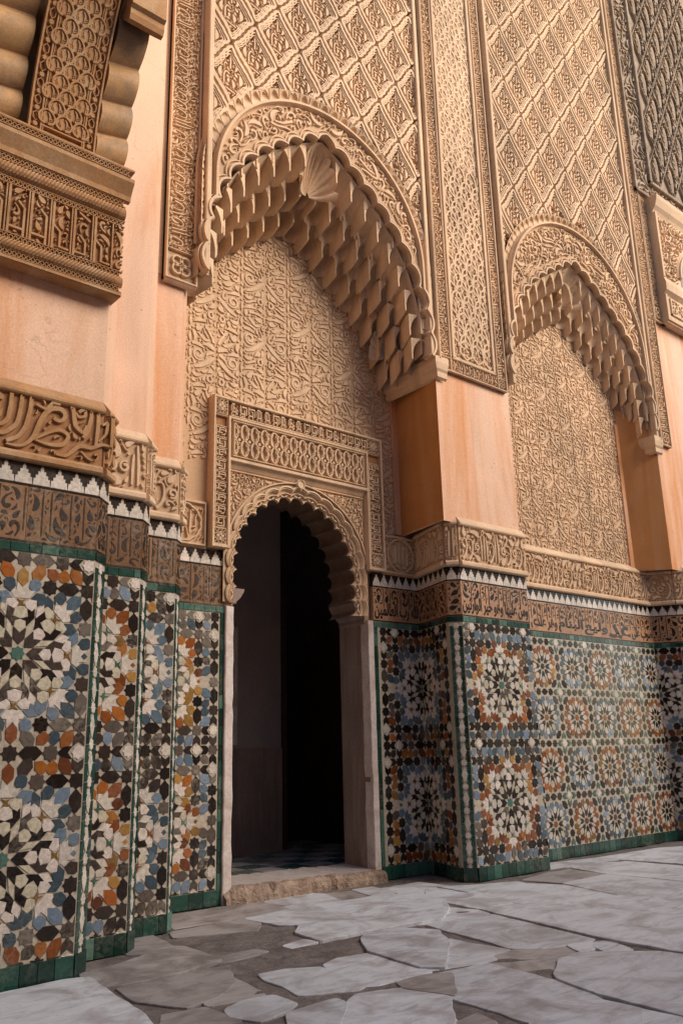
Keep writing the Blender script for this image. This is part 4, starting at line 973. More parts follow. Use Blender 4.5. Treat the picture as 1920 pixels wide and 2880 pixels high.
def hood(name_label, cx, yf, yb, rim, back, cellw, cellh, tiers, zleg, hw, rout, cz, face_label, root_z=3.8):
    depth = yb-yf
    root = thing('stalactite_hood', name_label, 'muqarnas', (cx, yb, root_z), 'stalactite vaults over the two recesses'); b = root.location
    rim = np.array([(-x, z) for x, z in rim[::-1]]+rim[1:]); back = np.array([(-x, z) for x, z in back[::-1]]+back[1:])
    def rs(c, n):
        a = np.r_[0, np.cumsum(np.hypot(*np.diff(c, axis=0).T))]; t = np.linspace(0, a[-1], n); return np.stack([np.interp(t, a, c[:, 0]), np.interp(t, a, c[:, 1])], 1), a[-1]
    r1, LR = rs(rim, 61); b1, LB = rs(back, 61)
    m = MB(); G2 = np.zeros((61, 8, 3))
    for j, t in enumerate(np.linspace(0, 1, 8)):
        q = r1*(1-t)+b1*t; G2[:, j, 0] = q[:, 0]; G2[:, j, 1] = yf+depth*t-b.y; G2[:, j, 2] = q[:, 1]-b.z+.03
    m.grid(G2, True, False); build(m, 'vault_backing', 'stucco', root)
    def metric(q): return np.r_[0, np.cumsum(np.hypot(np.diff(q[:, 0])/cellw, np.diff(q[:, 1])/(cellh*.92)))]
    me = cell_mesh(cellw*1.03, cellh, depth/tiers*1.03); sh = shell_mesh(.34, .38, .17)
    for k in range(tiers):
        t = k/tiers; tz = k/max(1, tiers-1); q = r1*(1-tz)+(b1+np.array([0, cellh*.30]))*tz; q[:, 0] = r1[:, 0]*(1-t)+b1[:, 0]*t; a = metric(q); n = int(round(a[-1]))
        if (n % 2 == 0) != (k % 2 == 0): n += 1
        for i in range(n):
            s = (i+.5)/n*a[-1]; x, z = np.interp(s, a, q[:, 0]), np.interp(s, a, q[:, 1]); e = .2
            sx = (np.interp(s+e, a, q[:, 0])-np.interp(s-e, a, q[:, 0])); sz = (np.interp(s+e, a, q[:, 1])-np.interp(s-e, a, q[:, 1]))
            st = atan2(abs(sz), abs(sx)); yaw = -np.sign(x)*max(0, st-.6)*.4 if abs(x) > .1 else 0
            if k == 0 and abs(x) < .165: continue
            link('niche_cell', me, 'stucco', root, (x, yf+depth*t+.012*(k == 0)-b.y, z-cellh+(.055 if k == 0 else .02)-b.z), (0, 0, yaw))
        if k == 0: NRIM = n; link('fluted_shell', sh, 'stucco', root, (0, yf+.02-b.y, np.max(rim[:, 1])-.385-b.z))
    x, z = rim[-1][0]*.93, zleg+.12
    o = link('fluted_shell', sh, 'stucco', root, (x-.03, yf+depth*.62-b.y, z-.02-b.z), (.0, 0, -.95)); o.scale = (.72, .5, .75)
    # flat front: lobed inner edge out to the smooth archivolt
    front = thing('arch_panel', face_label, 'arch', (cx, yf, root_z), 'carved arches of the courtyard front'); fb = front.location
    nl = NRIM+1; NPp = nl*10+1; rr, _ = rs(rim, NPp*4); am = metric(rr); tm = np.linspace(0, am[-1], NPp); rr = np.stack([np.interp(tm, am, rr[:, 0]), np.interp(tm, am, rr[:, 1])], 1)
    nrm = np.gradient(rr, axis=0); nrm /= np.hypot(nrm[:, 0], nrm[:, 1])[:, None]; nrm = np.stack([-nrm[:, 1], nrm[:, 0]], 1)
    for _ in range(10): nrm[1:-1] = (nrm[:-2]+2*nrm[1:-1]+nrm[2:])/4
    lb = np.abs(np.sin(np.linspace(0, nl*pi, NPp)))**.75
    inn = rr+nrm*(.012+.045*lb)[:, None]
    outp = []
    for x, z in inn:
        if z < cz: outp.append((np.sign(x)*max(rout, abs(x)+.02), z))
        else: d = np.hypot(x, z-cz); outp.append((x/d*rout, cz+(z-cz)/d*rout))
    outp = np.array(outp); ff = Face(front, 0, yf)
    ff.o = (0, 0, -fb.z)
    Zf = lambda q, n: [(x, -n, z) for x, z in q]
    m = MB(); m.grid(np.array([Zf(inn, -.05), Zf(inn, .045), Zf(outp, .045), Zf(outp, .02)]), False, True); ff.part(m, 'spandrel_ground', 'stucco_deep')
    m = MB(); m.ribbon(inn+nrm*.011, .022, .04, .068, edge=.7); m.ribbon(inn+nrm*.042, .012, .04, .06); m.ribbon(outp-0, .03, .02, .085, edge=.6); ff.part(m, 'moulding', 'stucco')
    def mask(X, Z):
        d = np.hypot(X, Z-cz); ok = (d < rout-.03) | (Z < cz) & (np.abs(X) < rout-.03)
        rz = np.interp(np.abs(X), rim[len(rim)//2:, 0], rim[len(rim)//2:, 1], right=zleg-1); rz = np.where(np.abs(X) > hw, 99*(Z < zleg)+(zleg-1)*(Z >= zleg), rz)
        D = np.min([np.hypot(X-px, Z-pz) for px, pz in rr[NPp//2::3]], axis=0)
        inner = (Z < np.interp(np.abs(X), rim[len(rim)//2:, 0], rim[len(rim)//2:, 1])) & (np.abs(X) < hw)
        return ok & (D > .105) & ~inner & (Z > zleg+.05)
    F = Filler(0, rout, zleg, cz+rout, mask, 0.0, res=.0045, gap=.005, seed=int(cx*10))
    F.fill([.13, .105, .08, .06, .045, .033, .024], 500, ('curl', 'curl', 'leaf', 'stem'), .95, pi/2, 1.9)
    ff.part(F.out(MB(), .04, .062, .7, .2), 'arabesque', 'stucco', 'stuff')
    # scalloped outer band
    rb = rout+.058; na = int(round(pi*rb/.098)); sc = cell_mesh(.1, .085, .05, 'scallop', .3, 9, .92, 6, 1.2, .9)
    pts = [(rb*cos(t), cz+rb*sin(t), t) for t in (np.arange(na)+.5)/na*pi]+[(sg*rb, z, 0 if sg > 0 else pi) for sg in (-1, 1) for z in np.arange(cz-.06, zleg+.25, -.098)]
    for x, z, t in pts:
        ro = pi/2-t; link('scallop', sc, 'stucco', front, (x-.042*sin(ro), -.062, z-.042*cos(ro)-fb.z), (0, ro, 0))
    m = MB()
    th = np.linspace(0, pi, 60); q = np.array([(rb+.0, zleg+.2)]+[(rb*cos(t), cz+rb*sin(t)) for t in th]+[(-rb, zleg+.2)]); m.ribbon(q, .115, -.01, .012, edge=.95); ff.part(m, 'band_ground', 'stucco')
    return root, front, ff, rim
RIM1 = [(0, 5.34), (.14, 5.27), (.28, 5.17), (.43, 5.06), (.58, 4.93), (.74, 4.75), (.86, 4.56), (.95, 4.30), (.985, 4.05), (.985, 3.86)]
BACK1 = [(0, 5.0), (.15, 4.9), (.33, 4.76), (.5, 4.62), (.7, 4.44), (.85, 4.25), (.99, 4.0), (1.06, 3.88), (1.09, 3.8)]
YF = 4.262
h1, a1, f1, rim1 = hood('stalactite plaster vault over the left recess, above the doorway', 3.51, YF, YD, RIM1, BACK1, .17, .225, 3, 3.86, .99, .965, 4.60, 'large carved arch over the doorway with lozenge panel above')
sx = 2.33/2.12
RIM2 = [(x*1.13, 5.47+(z-5.34)*1.0) for x, z in RIM1]; BACK2 = [(x*1.13, 5.13+(z-5.0)*.97) for x, z in BACK1]
h2, a2, f2, rim2 = hood('stalactite plaster vault over the right recess with rosette tiles', 6.70, YF, YN, RIM2, BACK2, .18, .215, 3, 3.90, 1.115, 1.09, 4.78, 'second carved arch, over the right recess, with lozenge panel above')
# ------------------------------------------------------------------ lozenge (sebka) fields above the arches
def lozenge_elements(hw, hh, seed):
    """returns frame ribbons and filling of one lozenge centred on 0,0"""
    def side(k, a, b, bumpk):
        t = np.linspace(0, 1, 15); d = np.array(b)-np.array(a); nn_ = np.array([-d[1], d[0]])/np.hypot(*d)
        off = -.004*np.sin(t*pi)+bumpk*.008*np.sin(t*5*pi)**2+.006*np.sin(2*pi*t); return np.array(a)+d*t[:, None]-nn_*off[:, None]*k
    def outline(s):
        q = [(0, -hh*s), (hw*s, 0), (0, hh*s), (-hw*s, 0)]
        return np.concatenate([side(1, q[0], q[1], 1)[:-1], side(1, q[1], q[2], .5)[:-1], side(1, q[2], q[3], 1)[:-1], side(1, q[3], q[0], .5)[:-1]])
    inn = outline(.68)
    F = Filler(-hw, hw, -hh, hh, lambda X, Z: (np.abs(X)/hw+np.abs(Z)/hh < .66), None, False, .0042, .004, seed)
    s = hh/.285
    for sg in (-1, 1):
        F.put(bez((sg*.004, .02*s), (sg*.05*s, .06*s), (sg*.055*s, .0), (sg*.05*s, -.07*s), n=14), np.linspace(.012, .016, 14)*s)
        F.put(bez((sg*.075*s, .05*s), (sg*.10*s, .0), (sg*.075*s, -.04*s), n=12), .040*s*np.sin(np.linspace(.15, pi-.15, 12)))
        F.put(bez((sg*.02*s, .09*s), (sg*.05*s, .11*s), (sg*.03*s, .15*s), n=10), .034*s*np.sin(np.linspace(.15, pi-.15, 10)))
        F.put(bez((sg*.012*s, -.02*s), (sg*.035*s, -.05*s), (sg*.022*s, -.09*s), n=10), .032*s*np.sin(np.linspace(.2, pi-.2, 10)))
    F.put([(0, .07*s), (.002, .12*s), (0, .165*s)], .014*s); F.put([(-.04*s, -.105*s), (.04*s, -.125*s)], .014*s); F.put([(0, -.14*s), (0, -.18*s)], .018*s)
    F.fill([.055*s, .045*s, .035*s, .027*s, .02*s, .015*s], 300, ('leaf', 'drop', 'curl', 'leaf'), 1.2)
    return outline(.87), outline(.76), inn, F
def lozenge_field(root, fa, x0, x1, z0, z1, node, hw, hh, keep_center, keep_pt, pts_world, mat='stucco', deep='stucco_deep', seed=90, nd=.046):
    o1, o2, o3, F = lozenge_elements(hw, hh, seed)
    def make(filter_=None, c=(0, 0)):
        rb, fl, kept = MB(), MB(), 0
        def runs(q, closed, w_):
            if filter_ is None: return [(q, closed, w_)]
            ok = [filter_(p[0]+c[0], p[1]+c[1]) for p in q]
            if all(ok): return [(q, closed, w_)]
            out = []; n = len(q); start = next((i for i in range(n) if not ok[i]), 0); cur = []
            for k in range(n+1):
                i = (start+k) % n
                if ok[i] and k < n: cur.append(i)
                else:
                    if len(cur) > 2: out.append((q[cur], False, w_ if np.ndim(w_) == 0 else w_[cur]))
                    cur = []
            return out
        for q, w_, h in ((o1, .030, nd), (o2, .016, nd-.008), (o3, .012, nd-.014)):
            for a, cl, ww in runs(q, True, w_): rb.ribbon(a, ww, .0, h, cl, .72)
        for pts, w_ in F.el:
            if filter_ is None or all(filter_(p[0]+c[0], p[1]+c[1]) for p in pts): fl.ribbon(pts, w_, .0, nd-.012-.006*F.r.random(), edge=.75)
        return rb, fl
    r0, f0 = make(); rme, fme = r0.mesh('lozenge'), f0.mesh('leaf_filling'); b = root.location
    m0 = int((x0-node[0])/hw)-2; n0 = int((z0-node[1])/hh)-2
    for m_ in range(m0, int((x1-node[0])/hw)+3):
        for n_ in range(n0, int((z1-node[1])/hh)+3):
            if (m_+n_) % 2 == 0: continue              # nodes sit on even sums, lozenge centres on odd
            c = (node[0]+m_*hw, node[1]+n_*hh)
            test = [(c[0]+a*hw*.98, c[1]+d*hh*.98) for a, d in ((0, 0), (1, 0), (-1, 0), (0, 1), (0, -1), (.5, .5), (-.5, .5), (.5, -.5), (-.5, -.5))]
            kk = [keep_pt(*q) for q in test]
            if not any(kk): continue
            if all(kk): me, fm = rme, fme
            else:
                r1_, f1_ = make(keep_pt, c)
                if not r1_.v: continue
                me, fm = r1_.mesh('lozenge'), f1_.mesh('leaf_filling')
            o = link('lozenge', me, mat, root, (c[0]-b.x, fa-b.y, c[1]-b.z)); 
            if len(fm.vertices): link('leaf_filling', fm, mat, o, kind='stuff')
def sebka(root, cx, x0, x1, z0, z1, node, hw, hh, cz, rout, yf, seed):
    rb = rout+.095
    def kp(x, z): return x0 < x < x1 and z < z1 and ((z > cz and np.hypot(x-cx, z-cz) > rb) or (z <= cz and abs(x-cx) > rb)) and z > z0
    # ground plate round the arch
    th = np.linspace(-.25, pi+.25, 60); inner = [(cx+(rout+.03)*cos(t), cz+(rout+.03)*sin(t)) for t in th]; inner = [(cx+rout+.03, z0)]+inner[3:-3]+[(cx-rout-.03, z0)]
    out = []
    for x, z in inner:
        dx, dz = x-cx, z-cz
        if dz <= .02: out.append((x1 if dx > 0 else x0, z))
        else:
            s_ = min(((x1-cx) if dx > 0 else (cx-x0))/abs(dx) if abs(dx) > 1e-6 else 9e9, (z1-cz)/dz); out.append((cx+dx*s_, cz+dz*s_))
    f = Face(root, 0, yf); f.o = (-root.location.x, 0, -root.location.z)
    m = MB(); m.grid(np.array([[(x, -.012, z) for x, z in inner], [(x, -.012, z) for x, z in out]]), False, True); f.part(m, 'field_ground', 'stucco_deep')
    lozenge_field(root, yf-.012, x0, x1, z0, z1, node, hw, hh, None, kp, None, seed=seed)
    m = MB()
    for x in (x0-.012, x1+.012): m.box(x-.018, x+.018, z0, z1, -.02, .075, .006)
    f.part(m, 'border_moulding', 'stucco')
sebka(a1, 3.53, 2.50, 4.53, 3.86, 8.2, (2.455+.2035*0, 5.46), .2035, .285, 4.60, .965, YF, 91)
sebka(a2, 6.70, 5.56, 7.84, 3.9, 10.2, (6.478, 6.92-.31*4), .2265, .31, 4.78, 1.09, YF, 95)
def back_wall_above(root, x0, x1, z0, z1, y, b): 
    build(vprism([(x0, y), (x1, y), (x1, y+.4), (x0, y+.4)], z0, z1, (b.x, b.y, b.z)), 'masonry', 'stucco_deep', root)
back_wall_above(a1, 2.46, 4.62, 5.75, 8.3, YF+.004, a1.location); back_wall_above(a2, 5.5, 7.9, 6.1, 10.3, YF+.004, a2.location)
# upright mouldings and impost blocks either side of the arches
def upright(root, xs_, z0, z1, y):
    f = Face(root, 0, y); m = MB()
    for x, w_, n_ in xs_: m.box(x-w_/2, x+w_/2, z0, z1, -.05, n_, .008)
    f.part(m, 'upright_moulding', 'stucco'); 
upright(p4, [(4.572, .022, .045), (4.612, .02, .075)], 3.86, 8.3, 4.25)
upright(p5, [(7.868, .022, .045), (7.905, .02, .075)], 3.9, 10.2, 4.25)
def impost(root, x0, x1, y0, y1, z):
    b = root.location; m = MB(); pr = [(.0, z-.18), (.03, z-.165), (.03, z-.12), (.05, z-.10), (.065, z-.05), (.065, z)]; V = []
    for e, h in pr: V.append([(x0-e-b.x, y1-b.y, h), (x0-e-b.x-.0, y0-e*.6-b.y, h), (x1-b.x, y0-e*.6-b.y, h)])
    m.grid(np.array(V), False, True); k = V[-1]; m.add([k[0], k[1], k[2], (k[2][0], k[0][1], k[2][2])], [(0, 1, 2, 3)]); build(m, 'impost', 'stucco', root)
impost(p4, 4.62, 4.70, 4.22, 4.80, 3.87); impost(p5, 7.83, 7.93, 4.22, 4.52, 3.92)

# ------------------------------------------------------------------ carved upright strips and panels on the piers
def script_segment(w_, h, seed, n=.024, size=1.0, gap=.0032):
    F = Filler(0, w_, 0, h, None, None, False, .004, gap, seed); r = random.Random(seed); z = .02
    while z < h-.03:                                   # letters of a line of writing that climbs the strip
        k = r.random()
        if k < .28:
            for d in range(r.choice([1, 2, 3])):
                if z < h-.02: F.put(np.array([(w_*.12, z), (w_*.5, z+.010), (w_*r.uniform(.6, .92), z+r.uniform(.012, .03))]), [.011, .011, .008]); z += .024
        elif k < .8: F.put(bez((w_*.15, z+.01), (w_*.6, z-.01), (w_*.7, z+.06), (w_*.2, z+.06), n=12), np.linspace(.006, .013, 12)); z += .07
        else: F.put(spiral(w_*.5, z+.035, .028, .008, r.uniform(0, 6), 1.2), np.linspace(.007, .011, 22)); z += .075
    F.fill([.06*size, .045*size, .034*size, .026*size, .018*size, .013*size], 260, ('curl', 'leaf', 'drop', 'curl'), .95)
    return F.out(MB(), -.002, n-.006, .62, .15).mesh('script_carving')
def strip(root, x0, x1, z0, z1, y, seed, n=.03, seg=.9, mat='stucco', edge=.011):
    f = Face(root, 0, y); m = MB(); m.box(x0, x1, z0, z1, -.03, n-.022); f.part(m, 'strip_ground', 'stucco_deep' if mat == 'stucco' else mat)
    m = MB(); m.box(x0, x0+edge, z0, z1, -.03, n+.006, .003); m.box(x1-edge, x1, z0, z1, -.03, n+.006, .003); m.box(x0+edge, x1-edge, z0, z0+edge, -.03, n+.005, .003); f.part(m, 'strip_edge', mat)
    W = x1-x0-2*edge-.006; mes = [script_segment(W, seg, seed+k) for k in range(2)]; z = z0+edge+.004+W*1.05; k = 0
    q = MB(); c = ((x0+x1)/2, z0+edge+.004+W*.5)               # rosette panel at the foot
    for i in range(4): q.ribbon(np.stack([c[0]+W*.2*cos(i*pi/2+pi/4)+W*.17*np.cos(np.linspace(0, 2*pi, 12, False)), c[1]+W*.2*sin(i*pi/2+pi/4)+W*.17*np.sin(np.linspace(0, 2*pi, 12, False))], 1), W*.09, n-.024, n, True)
    q.ribbon([(x0+edge, z0+edge+W*1.03), (x1-edge, z0+edge+W*1.03)], .008, n-.024, n); f.part(q, 'rosette', mat)
    while z < z1-.2:
        link('script_carving', mes[k % 2], mat, root, (f.o[0]+x0+edge+.003, f.o[1]-(n-.022), f.o[2]+z)); z += seg; k += 1
strip(p3, 2.235, 2.462, 3.757, 8.6, 4.305, 101, .035)
m = MB(); m.box(2.10, 2.47, 3.79, 8.6, -.3, .0); Face(p3, 0, 4.315).part(m, 'upper_shaft', 'stucco')
m = MB(); m.profile([(.035, 3.757), (.02, 3.742), (0, 3.735)], 2.235, 2.462); Face(p3, 0, 4.305).part(m, 'strip_foot', 'stucco')
m = MB(); m.box(4.60, 5.51, 3.82, 8.4, -.4, .002); Face(p4, 0, 4.24).part(m, 'upper_shaft', 'stucco')
m = MB(); m.box(7.88, 9.9, 6.95, 10.6, -.4, .002); Face(p5, 0, 4.24).part(m, 'upper_shaft', 'stucco')
strip(p4, 4.632, 4.765, 3.79, 8.3, 4.235, 111); strip(p4, 5.335, 5.455, 3.79, 8.3, 4.235, 113)
f4 = Face(p4, 0, 4.235)
m = MB(); m.box(4.765, 5.335, 3.79, 8.3, -.03, .008); f4.part(m, 'panel_ground', 'stucco_deep')
m = MB()
for x in (4.80, 5.30): m.box(x-.014, x+.014, 3.925, 8.3, .0, .036, .004)
m.box(4.765, 5.335, 3.79, 3.80, 0, .036, .003); m.box(4.786, 5.314, 3.91, 3.935, 0, .036, .004); f4.part(m, 'panel_moulding', 'stucco')
F = Filler(4.772, 5.33, 3.803, 3.905, None, None, False, .004, .004, 117); x = 4.80
for k in range(9): F.put(bez((4.80+k*.058, 3.815), (4.815+k*.058, 3.86), (4.80+k*.058, 3.895), n=8), .012); F.put(spiral(4.83+k*.058, 3.845, .014, .006, k, 1.1), .008)
F.fill([.06, .045, .034, .025, .018], 200, ('curl', 'leaf', 'drop')); f4.part(F.out(MB(), .006, .03), 'arabesque', 'stucco', 'stuff')
def lantern(seed, depth):
    """one pointed medallion with a flower, from the pier's lace panel"""
    w_, h = .155, .235; m = MB(); n1 = depth
    q = [(0, -h*.5), (w_*.30, -h*.36), (w_*.5, -h*.28), (w_*.42, -h*.05), (w_*.40, h*.18), (w_*.28, h*.36), (0, h*.5), (-w_*.28, h*.36), (-w_*.40, h*.18), (-w_*.42, -h*.05), (-w_*.5, -h*.28), (-w_*.30, -h*.36)]
    m.ribbon(q, .021, 0, n1, True, .8)
    for k in range(4):
        a = k*pi/2+pi/4; m.ribbon(bez((0, 0), (.03*cos(a-.4), .045*sin(a-.4)), (.036*cos(a), .065*sin(a)), n=7), .022*np.sin(np.linspace(.3, pi-.2, 7)), 0, n1*.75)
    m.ribbon(bez((0, -.02), (.008, .0), (0, .07), n=7), .012, 0, n1*.8); m.prism(star8(0, 0, .012), 0, n1*.9, .002)
    for sg in (-1, 1):
        m.ribbon(bez((sg*.085, .02), (sg*.10, .07), (sg*.082, .115), n=8), .022*np.sin(np.linspace(.2, pi-.2, 8)), 0, n1*.9)
        m.ribbon(bez((sg*.080, -.02), (sg*.072, -.06), (sg*.086, -.10), n=8), .016, 0, n1*.8)
    m.prism(star8(w_*.55, h*.0-.0, .017), 0, n1, .003); m.prism(star8(-w_*.55, 0, .017), 0, n1, .003)
    return m.mesh('medallion')
LA, LB_ = lantern(1, .016), lantern(2, .009)
F = Filler(4.82, 5.28, 3.94, 5.9, None, None, False, .005, .005, 118); F.fill([.06, .048, .036, .026, .019], 900, ('leaf', 'drop', 'curl', 'leaf'), 1.1); f4.part(F.out(MB(), .006, .0165), 'arabesque', 'stucco', 'stuff')
z = 4.07; row = 0
while z < 8.2:
    for k in range(4):
        x = 4.85+k*.145+(.0725 if row % 2 else 0)-.03
        if 4.835 < x < 5.275: link('medallion', LA if z < 5.86 else LB_, 'stucco', p4, (f4.o[0]+x, f4.o[1]-.006-random.uniform(0, .003), f4.o[2]+z))
    z += .128; row += 1
F = Filler(4.82, 5.28, 5.9, 8.2, None, None, False, .006, .006, 119); F.fill([.07, .055, .04, .03], 700, ('leaf', 'drop', 'stem')); f4.part(F.out(MB(), .006, .014), 'arabesque', 'stucco', 'stuff')
# far right pier: two strips, window surround, weathered grey field
strip(p5, 7.945, 8.135, 3.86, 10.3, 4.235, 121, .034); strip(p5, 8.155, 8.385, 5.36, 6.96, 4.235, 123, .03, .8)
ws = thing('window_surround', 'carved window surround at the right edge, below the grey lozenge field', 'window', (9.1, 4.2, 5.36)); fw = Face(ws, 0, 4.14)
m = MB(); m.box(8.30, 10.2, 5.36, 6.96, -.09, .0); fw.part(m, 'frame_block', 'stucco')
m = MB(); m.profile([(0, 6.74), (.02, 6.78), (.05, 6.82), (.075, 6.90), (.08, 6.95), (.0, 6.96)], 8.29, 10.2); m.profile([(.0, 5.70), (.045, 5.74), (.05, 5.83), (.03, 5.90), (.0, 5.92)], 8.29, 10.2); m.box(8.30, 8.33, 5.92, 6.75, 0, .03, .004); m.box(8.35, 8.365, 5.93, 6.74, 0, .018, .003); m.box(8.30, 8.34, 5.38, 5.7, 0, .02, .004); m.box(8.34, 10.2, 5.38, 5.42, 0, .02, .004); m.box(8.40, 10.2, 5.47, 5.49, 0, .018, .003); m.box(8.40, 8.42, 5.47, 5.68, 0, .018, .003)
fw.part(m, 'moulding', 'stucco')
cxw, czw, rw = 9.12, 5.98, .42
F = Filler(8.37, 9.9, 5.93, 6.73, lambda X, Z: (np.hypot(X-cxw, Z-czw-.05) > rw+.06), None, False, .006, .006, 131); F.fill([.10, .08, .06, .045, .033, .024], 300, ('curl', 'leaf', 'curl', 'drop')); fw.part(F.out(MB(), 0, .026), 'arabesque', 'stucco', 'stuff')
F = Filler(8.44, 9.9, 5.5, 5.67, None, None, False, .006, .005, 133); F.fill([.07, .05, .035], 200); fw.part(F.out(MB(), 0, .014), 'arabesque', 'stucco', 'stuff')
th = np.linspace(0, pi, 40); ar = np.stack([cxw+rw*np.cos(th), czw+.05+rw*np.sin(th)], 1); m = MB(); m.ribbon(ar, .05, 0, .04); m.ribbon(ar*[1, 1]+[0, .0], .1, 0, .02); fw.part(m, 'arch_moulding', 'stucco')
m = MB(); m.prism([(cxw-rw+.04, 5.93), (cxw+rw-.04, 5.93)]+[(cxw+(rw-.04)*cos(t), czw+.05+(rw-.04)*sin(t)) for t in np.linspace(0, pi, 24)], 0, .004); fw.part(m, 'window_shade_plate', 'room')  # flat darker plate painted as the shade of a window recess
gf = thing('weathered_panel', 'weathered grey lozenge field high at the right edge, dotted with shade-painted holes', 'wall panel', (9.5, 4.2, 6.98)); fg = Face(gf, 0, 4.20)
m = MB(); m.box(8.065, 11.5, 6.98, 12, -.04, .0); fg.part(m, 'field_ground', 'stucco_grey')
m = MB(); m.box(8.065, 8.10, 6.98, 12, 0, .03, .006); m.box(8.385, 8.43, 7.2, 12, 0, .05, .008); m.box(8.385, 11.5, 7.19, 7.23, 0, .05, .008); m.box(8.065, 11.5, 6.98, 7.01, 0, .03, .006); fg.part(m, 'border_moulding', 'stucco_grey')
F = Filler(8.10, 8.38, 7.01, 11.5, None, None, False, .007, .007, 141); F.fill([.14, .11, .085, .065, .045], 700, ('curl', 'leaf', 'leaf', 'stem')); fg.part(F.out(MB(), 0, .022), 'arabesque', 'stucco_grey', 'stuff')
F = Filler(8.38, 9.9, 7.01, 7.185, None, None, False, .007, .007, 142); F.fill([.12, .09, .07, .05], 400, ('curl', 'leaf')); fg.part(F.out(MB(), 0, .02), 'arabesque', 'stucco_grey', 'stuff')
def pod(seed):
    """hanging leaf hood beside a flat plate painted as slot shade"""
    m = MB(); F_ = Filler(-.17, .17, -.30, .30, lambda X, Z: (np.abs(X)/.17+np.abs(Z)/.3 < .95) & ((np.abs(X) > .05) | (np.abs(Z+.02) > .16)), None, False, .006, .006, seed)
    F_.fill([.12, .09, .065, .045, .03], 120, ('leaf', 'curl', 'drop')); F_.out(m, 0, .035)
    P_ = np.zeros((9, 10, 3))
    for i, a in enumerate(np.linspace(-1, 1, 9)):
        for j, b in enumerate(np.linspace(0, 1, 10)): P_[i, j] = (a*.055*(1-.3*b), -.03*sqrt(max(0, 1-a*a*.95))*sin(pi*(b*.85+.12))**.8-.002, -.17+.36*b)
    m.grid(P_, True, True); m.ribbon([(-.165, 0), (0, .29), (.165, 0), (0, -.29)], .022, 0, .03, True, .5)
    return m.mesh('pod')
PODS = [pod(151), pod(152)]; HOLE = MB(); HOLE.prism([(.0, -.19), (.040, -.12), (.050, .06), (.025, .17), (-.008, .16), (-.012, -.12)], 0, .006); HM = HOLE.mesh('slot')  # raised dark plate, painted as the shade of a deep slot
for i in range(9):
    for j in range(8):
        x, z = 8.62+i*.17, 7.5+j*.62+(.31 if i % 2 else 0)
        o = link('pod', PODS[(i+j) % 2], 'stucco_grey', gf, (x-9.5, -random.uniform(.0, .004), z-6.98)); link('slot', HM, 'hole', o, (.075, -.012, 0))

# ------------------------------------------------------------------ carved corbel and frieze, upper left
cb = thing('carved_frieze', 'carved frieze of square writing and rope mouldings on the left pier, below the bracket', 'frieze', (1.0, 3.6, 3.0)); YC = 3.47; fc = Face(cb, 0, YC)
bx = lambda name, mat, x0, x1, y0, y1, z0, z1, root=cb: build(vprism([(x0, y0), (x1, y0), (x1, y1), (x0, y1)], z0, z1, root.location), name, mat, root)
XE = 1.585
bx('frieze_core', 'stucco_warm_deep', .2, XE-.008, YC+.012, 3.80, 3.03, 3.70)
m = MB(); m.profile([(-.012, 3.02), (.004, 3.025), (.004, 3.04), (-.012, 3.045)], .2, XE); m.profile([(-.012, 3.425), (.006, 3.43), (.006, 3.436), (-.012, 3.44)], .2, XE); m.profile([(-.01, 3.545), (.012, 3.55), (.016, 3.575), (.03, 3.60), (.05, 3.635), (.05, 3.655), (-.01, 3.66)], .2, XE+.02); m.profile([(-.01, 3.695), (.05, 3.70), (.05, 3.71), (-.01, 3.715)], .2, XE+.02); fc.part(m, 'moulding', 'stucco_warm')
m = MB(); m.add([(.2, 0, 3.022), (XE, 0, 3.022), (XE, .33, 3.022), (.2, .33, 3.022)], [(3, 2, 1, 0)]); fc.part(m, 'underside', 'stucco_warm')
def fret(z, x0=.21, x1=XE, n=-.008, nn=.004):
    m = MB(); h = .026; x = x0
    while x < x1-.02:
        m.ribbon([(x, z-h/2), (x+.021, z+h/2)], .0055, n, nn); m.ribbon([(x+.021, z-h/2), (x, z+h/2)], .0055, n, nn); x += .021
    for s_ in (-1, 1): m.ribbon([(x0, z+s_*h*.62), (x1, z+s_*h*.62)], .005, n, nn+.002)
    fc.part(m, 'fret', 'stucco_warm')
for z, n in ((3.058, -.008), (3.135, -.008), (3.418, -.008), (3.53, -.008), (3.678, .038)): fret(z, n=n-.004, nn=n+.012)
def rope(z, r_, x0=.21, x1=XE, lean=.045):
    m = MB(); x = x0; q = MB()
    P_ = np.array([[(x_, .008-(r_*.75)*cos(a), z+r_*sin(a)) for a in np.linspace(-1.4, 1.4, 6)] for x_ in (x0, x1)]); q.grid(P_, True, True); fc.part(q, 'rope_core', 'stucco_warm_deep')
    while x < x1-lean:
        t = np.linspace(-1.3, 1.3, 6); vs = []
        for a in t: vs += [(x+lean*(a/2.6+.5), .006-(r_*.95)*cos(a), z+r_*1.02*sin(a)), (x+.009+lean*(a/2.6+.5), .006-(r_*.95)*cos(a), z+r_*1.02*sin(a))]
        m.add(vs, [(2*i, 2*i+1, 2*i+3, 2*i+2) for i in range(5)]); x += .0165
    fc.part(m, 'rope_strands', 'stucco_warm', 'stuff')
rope(3.098, .030, lean=.06); rope(3.475, .034)
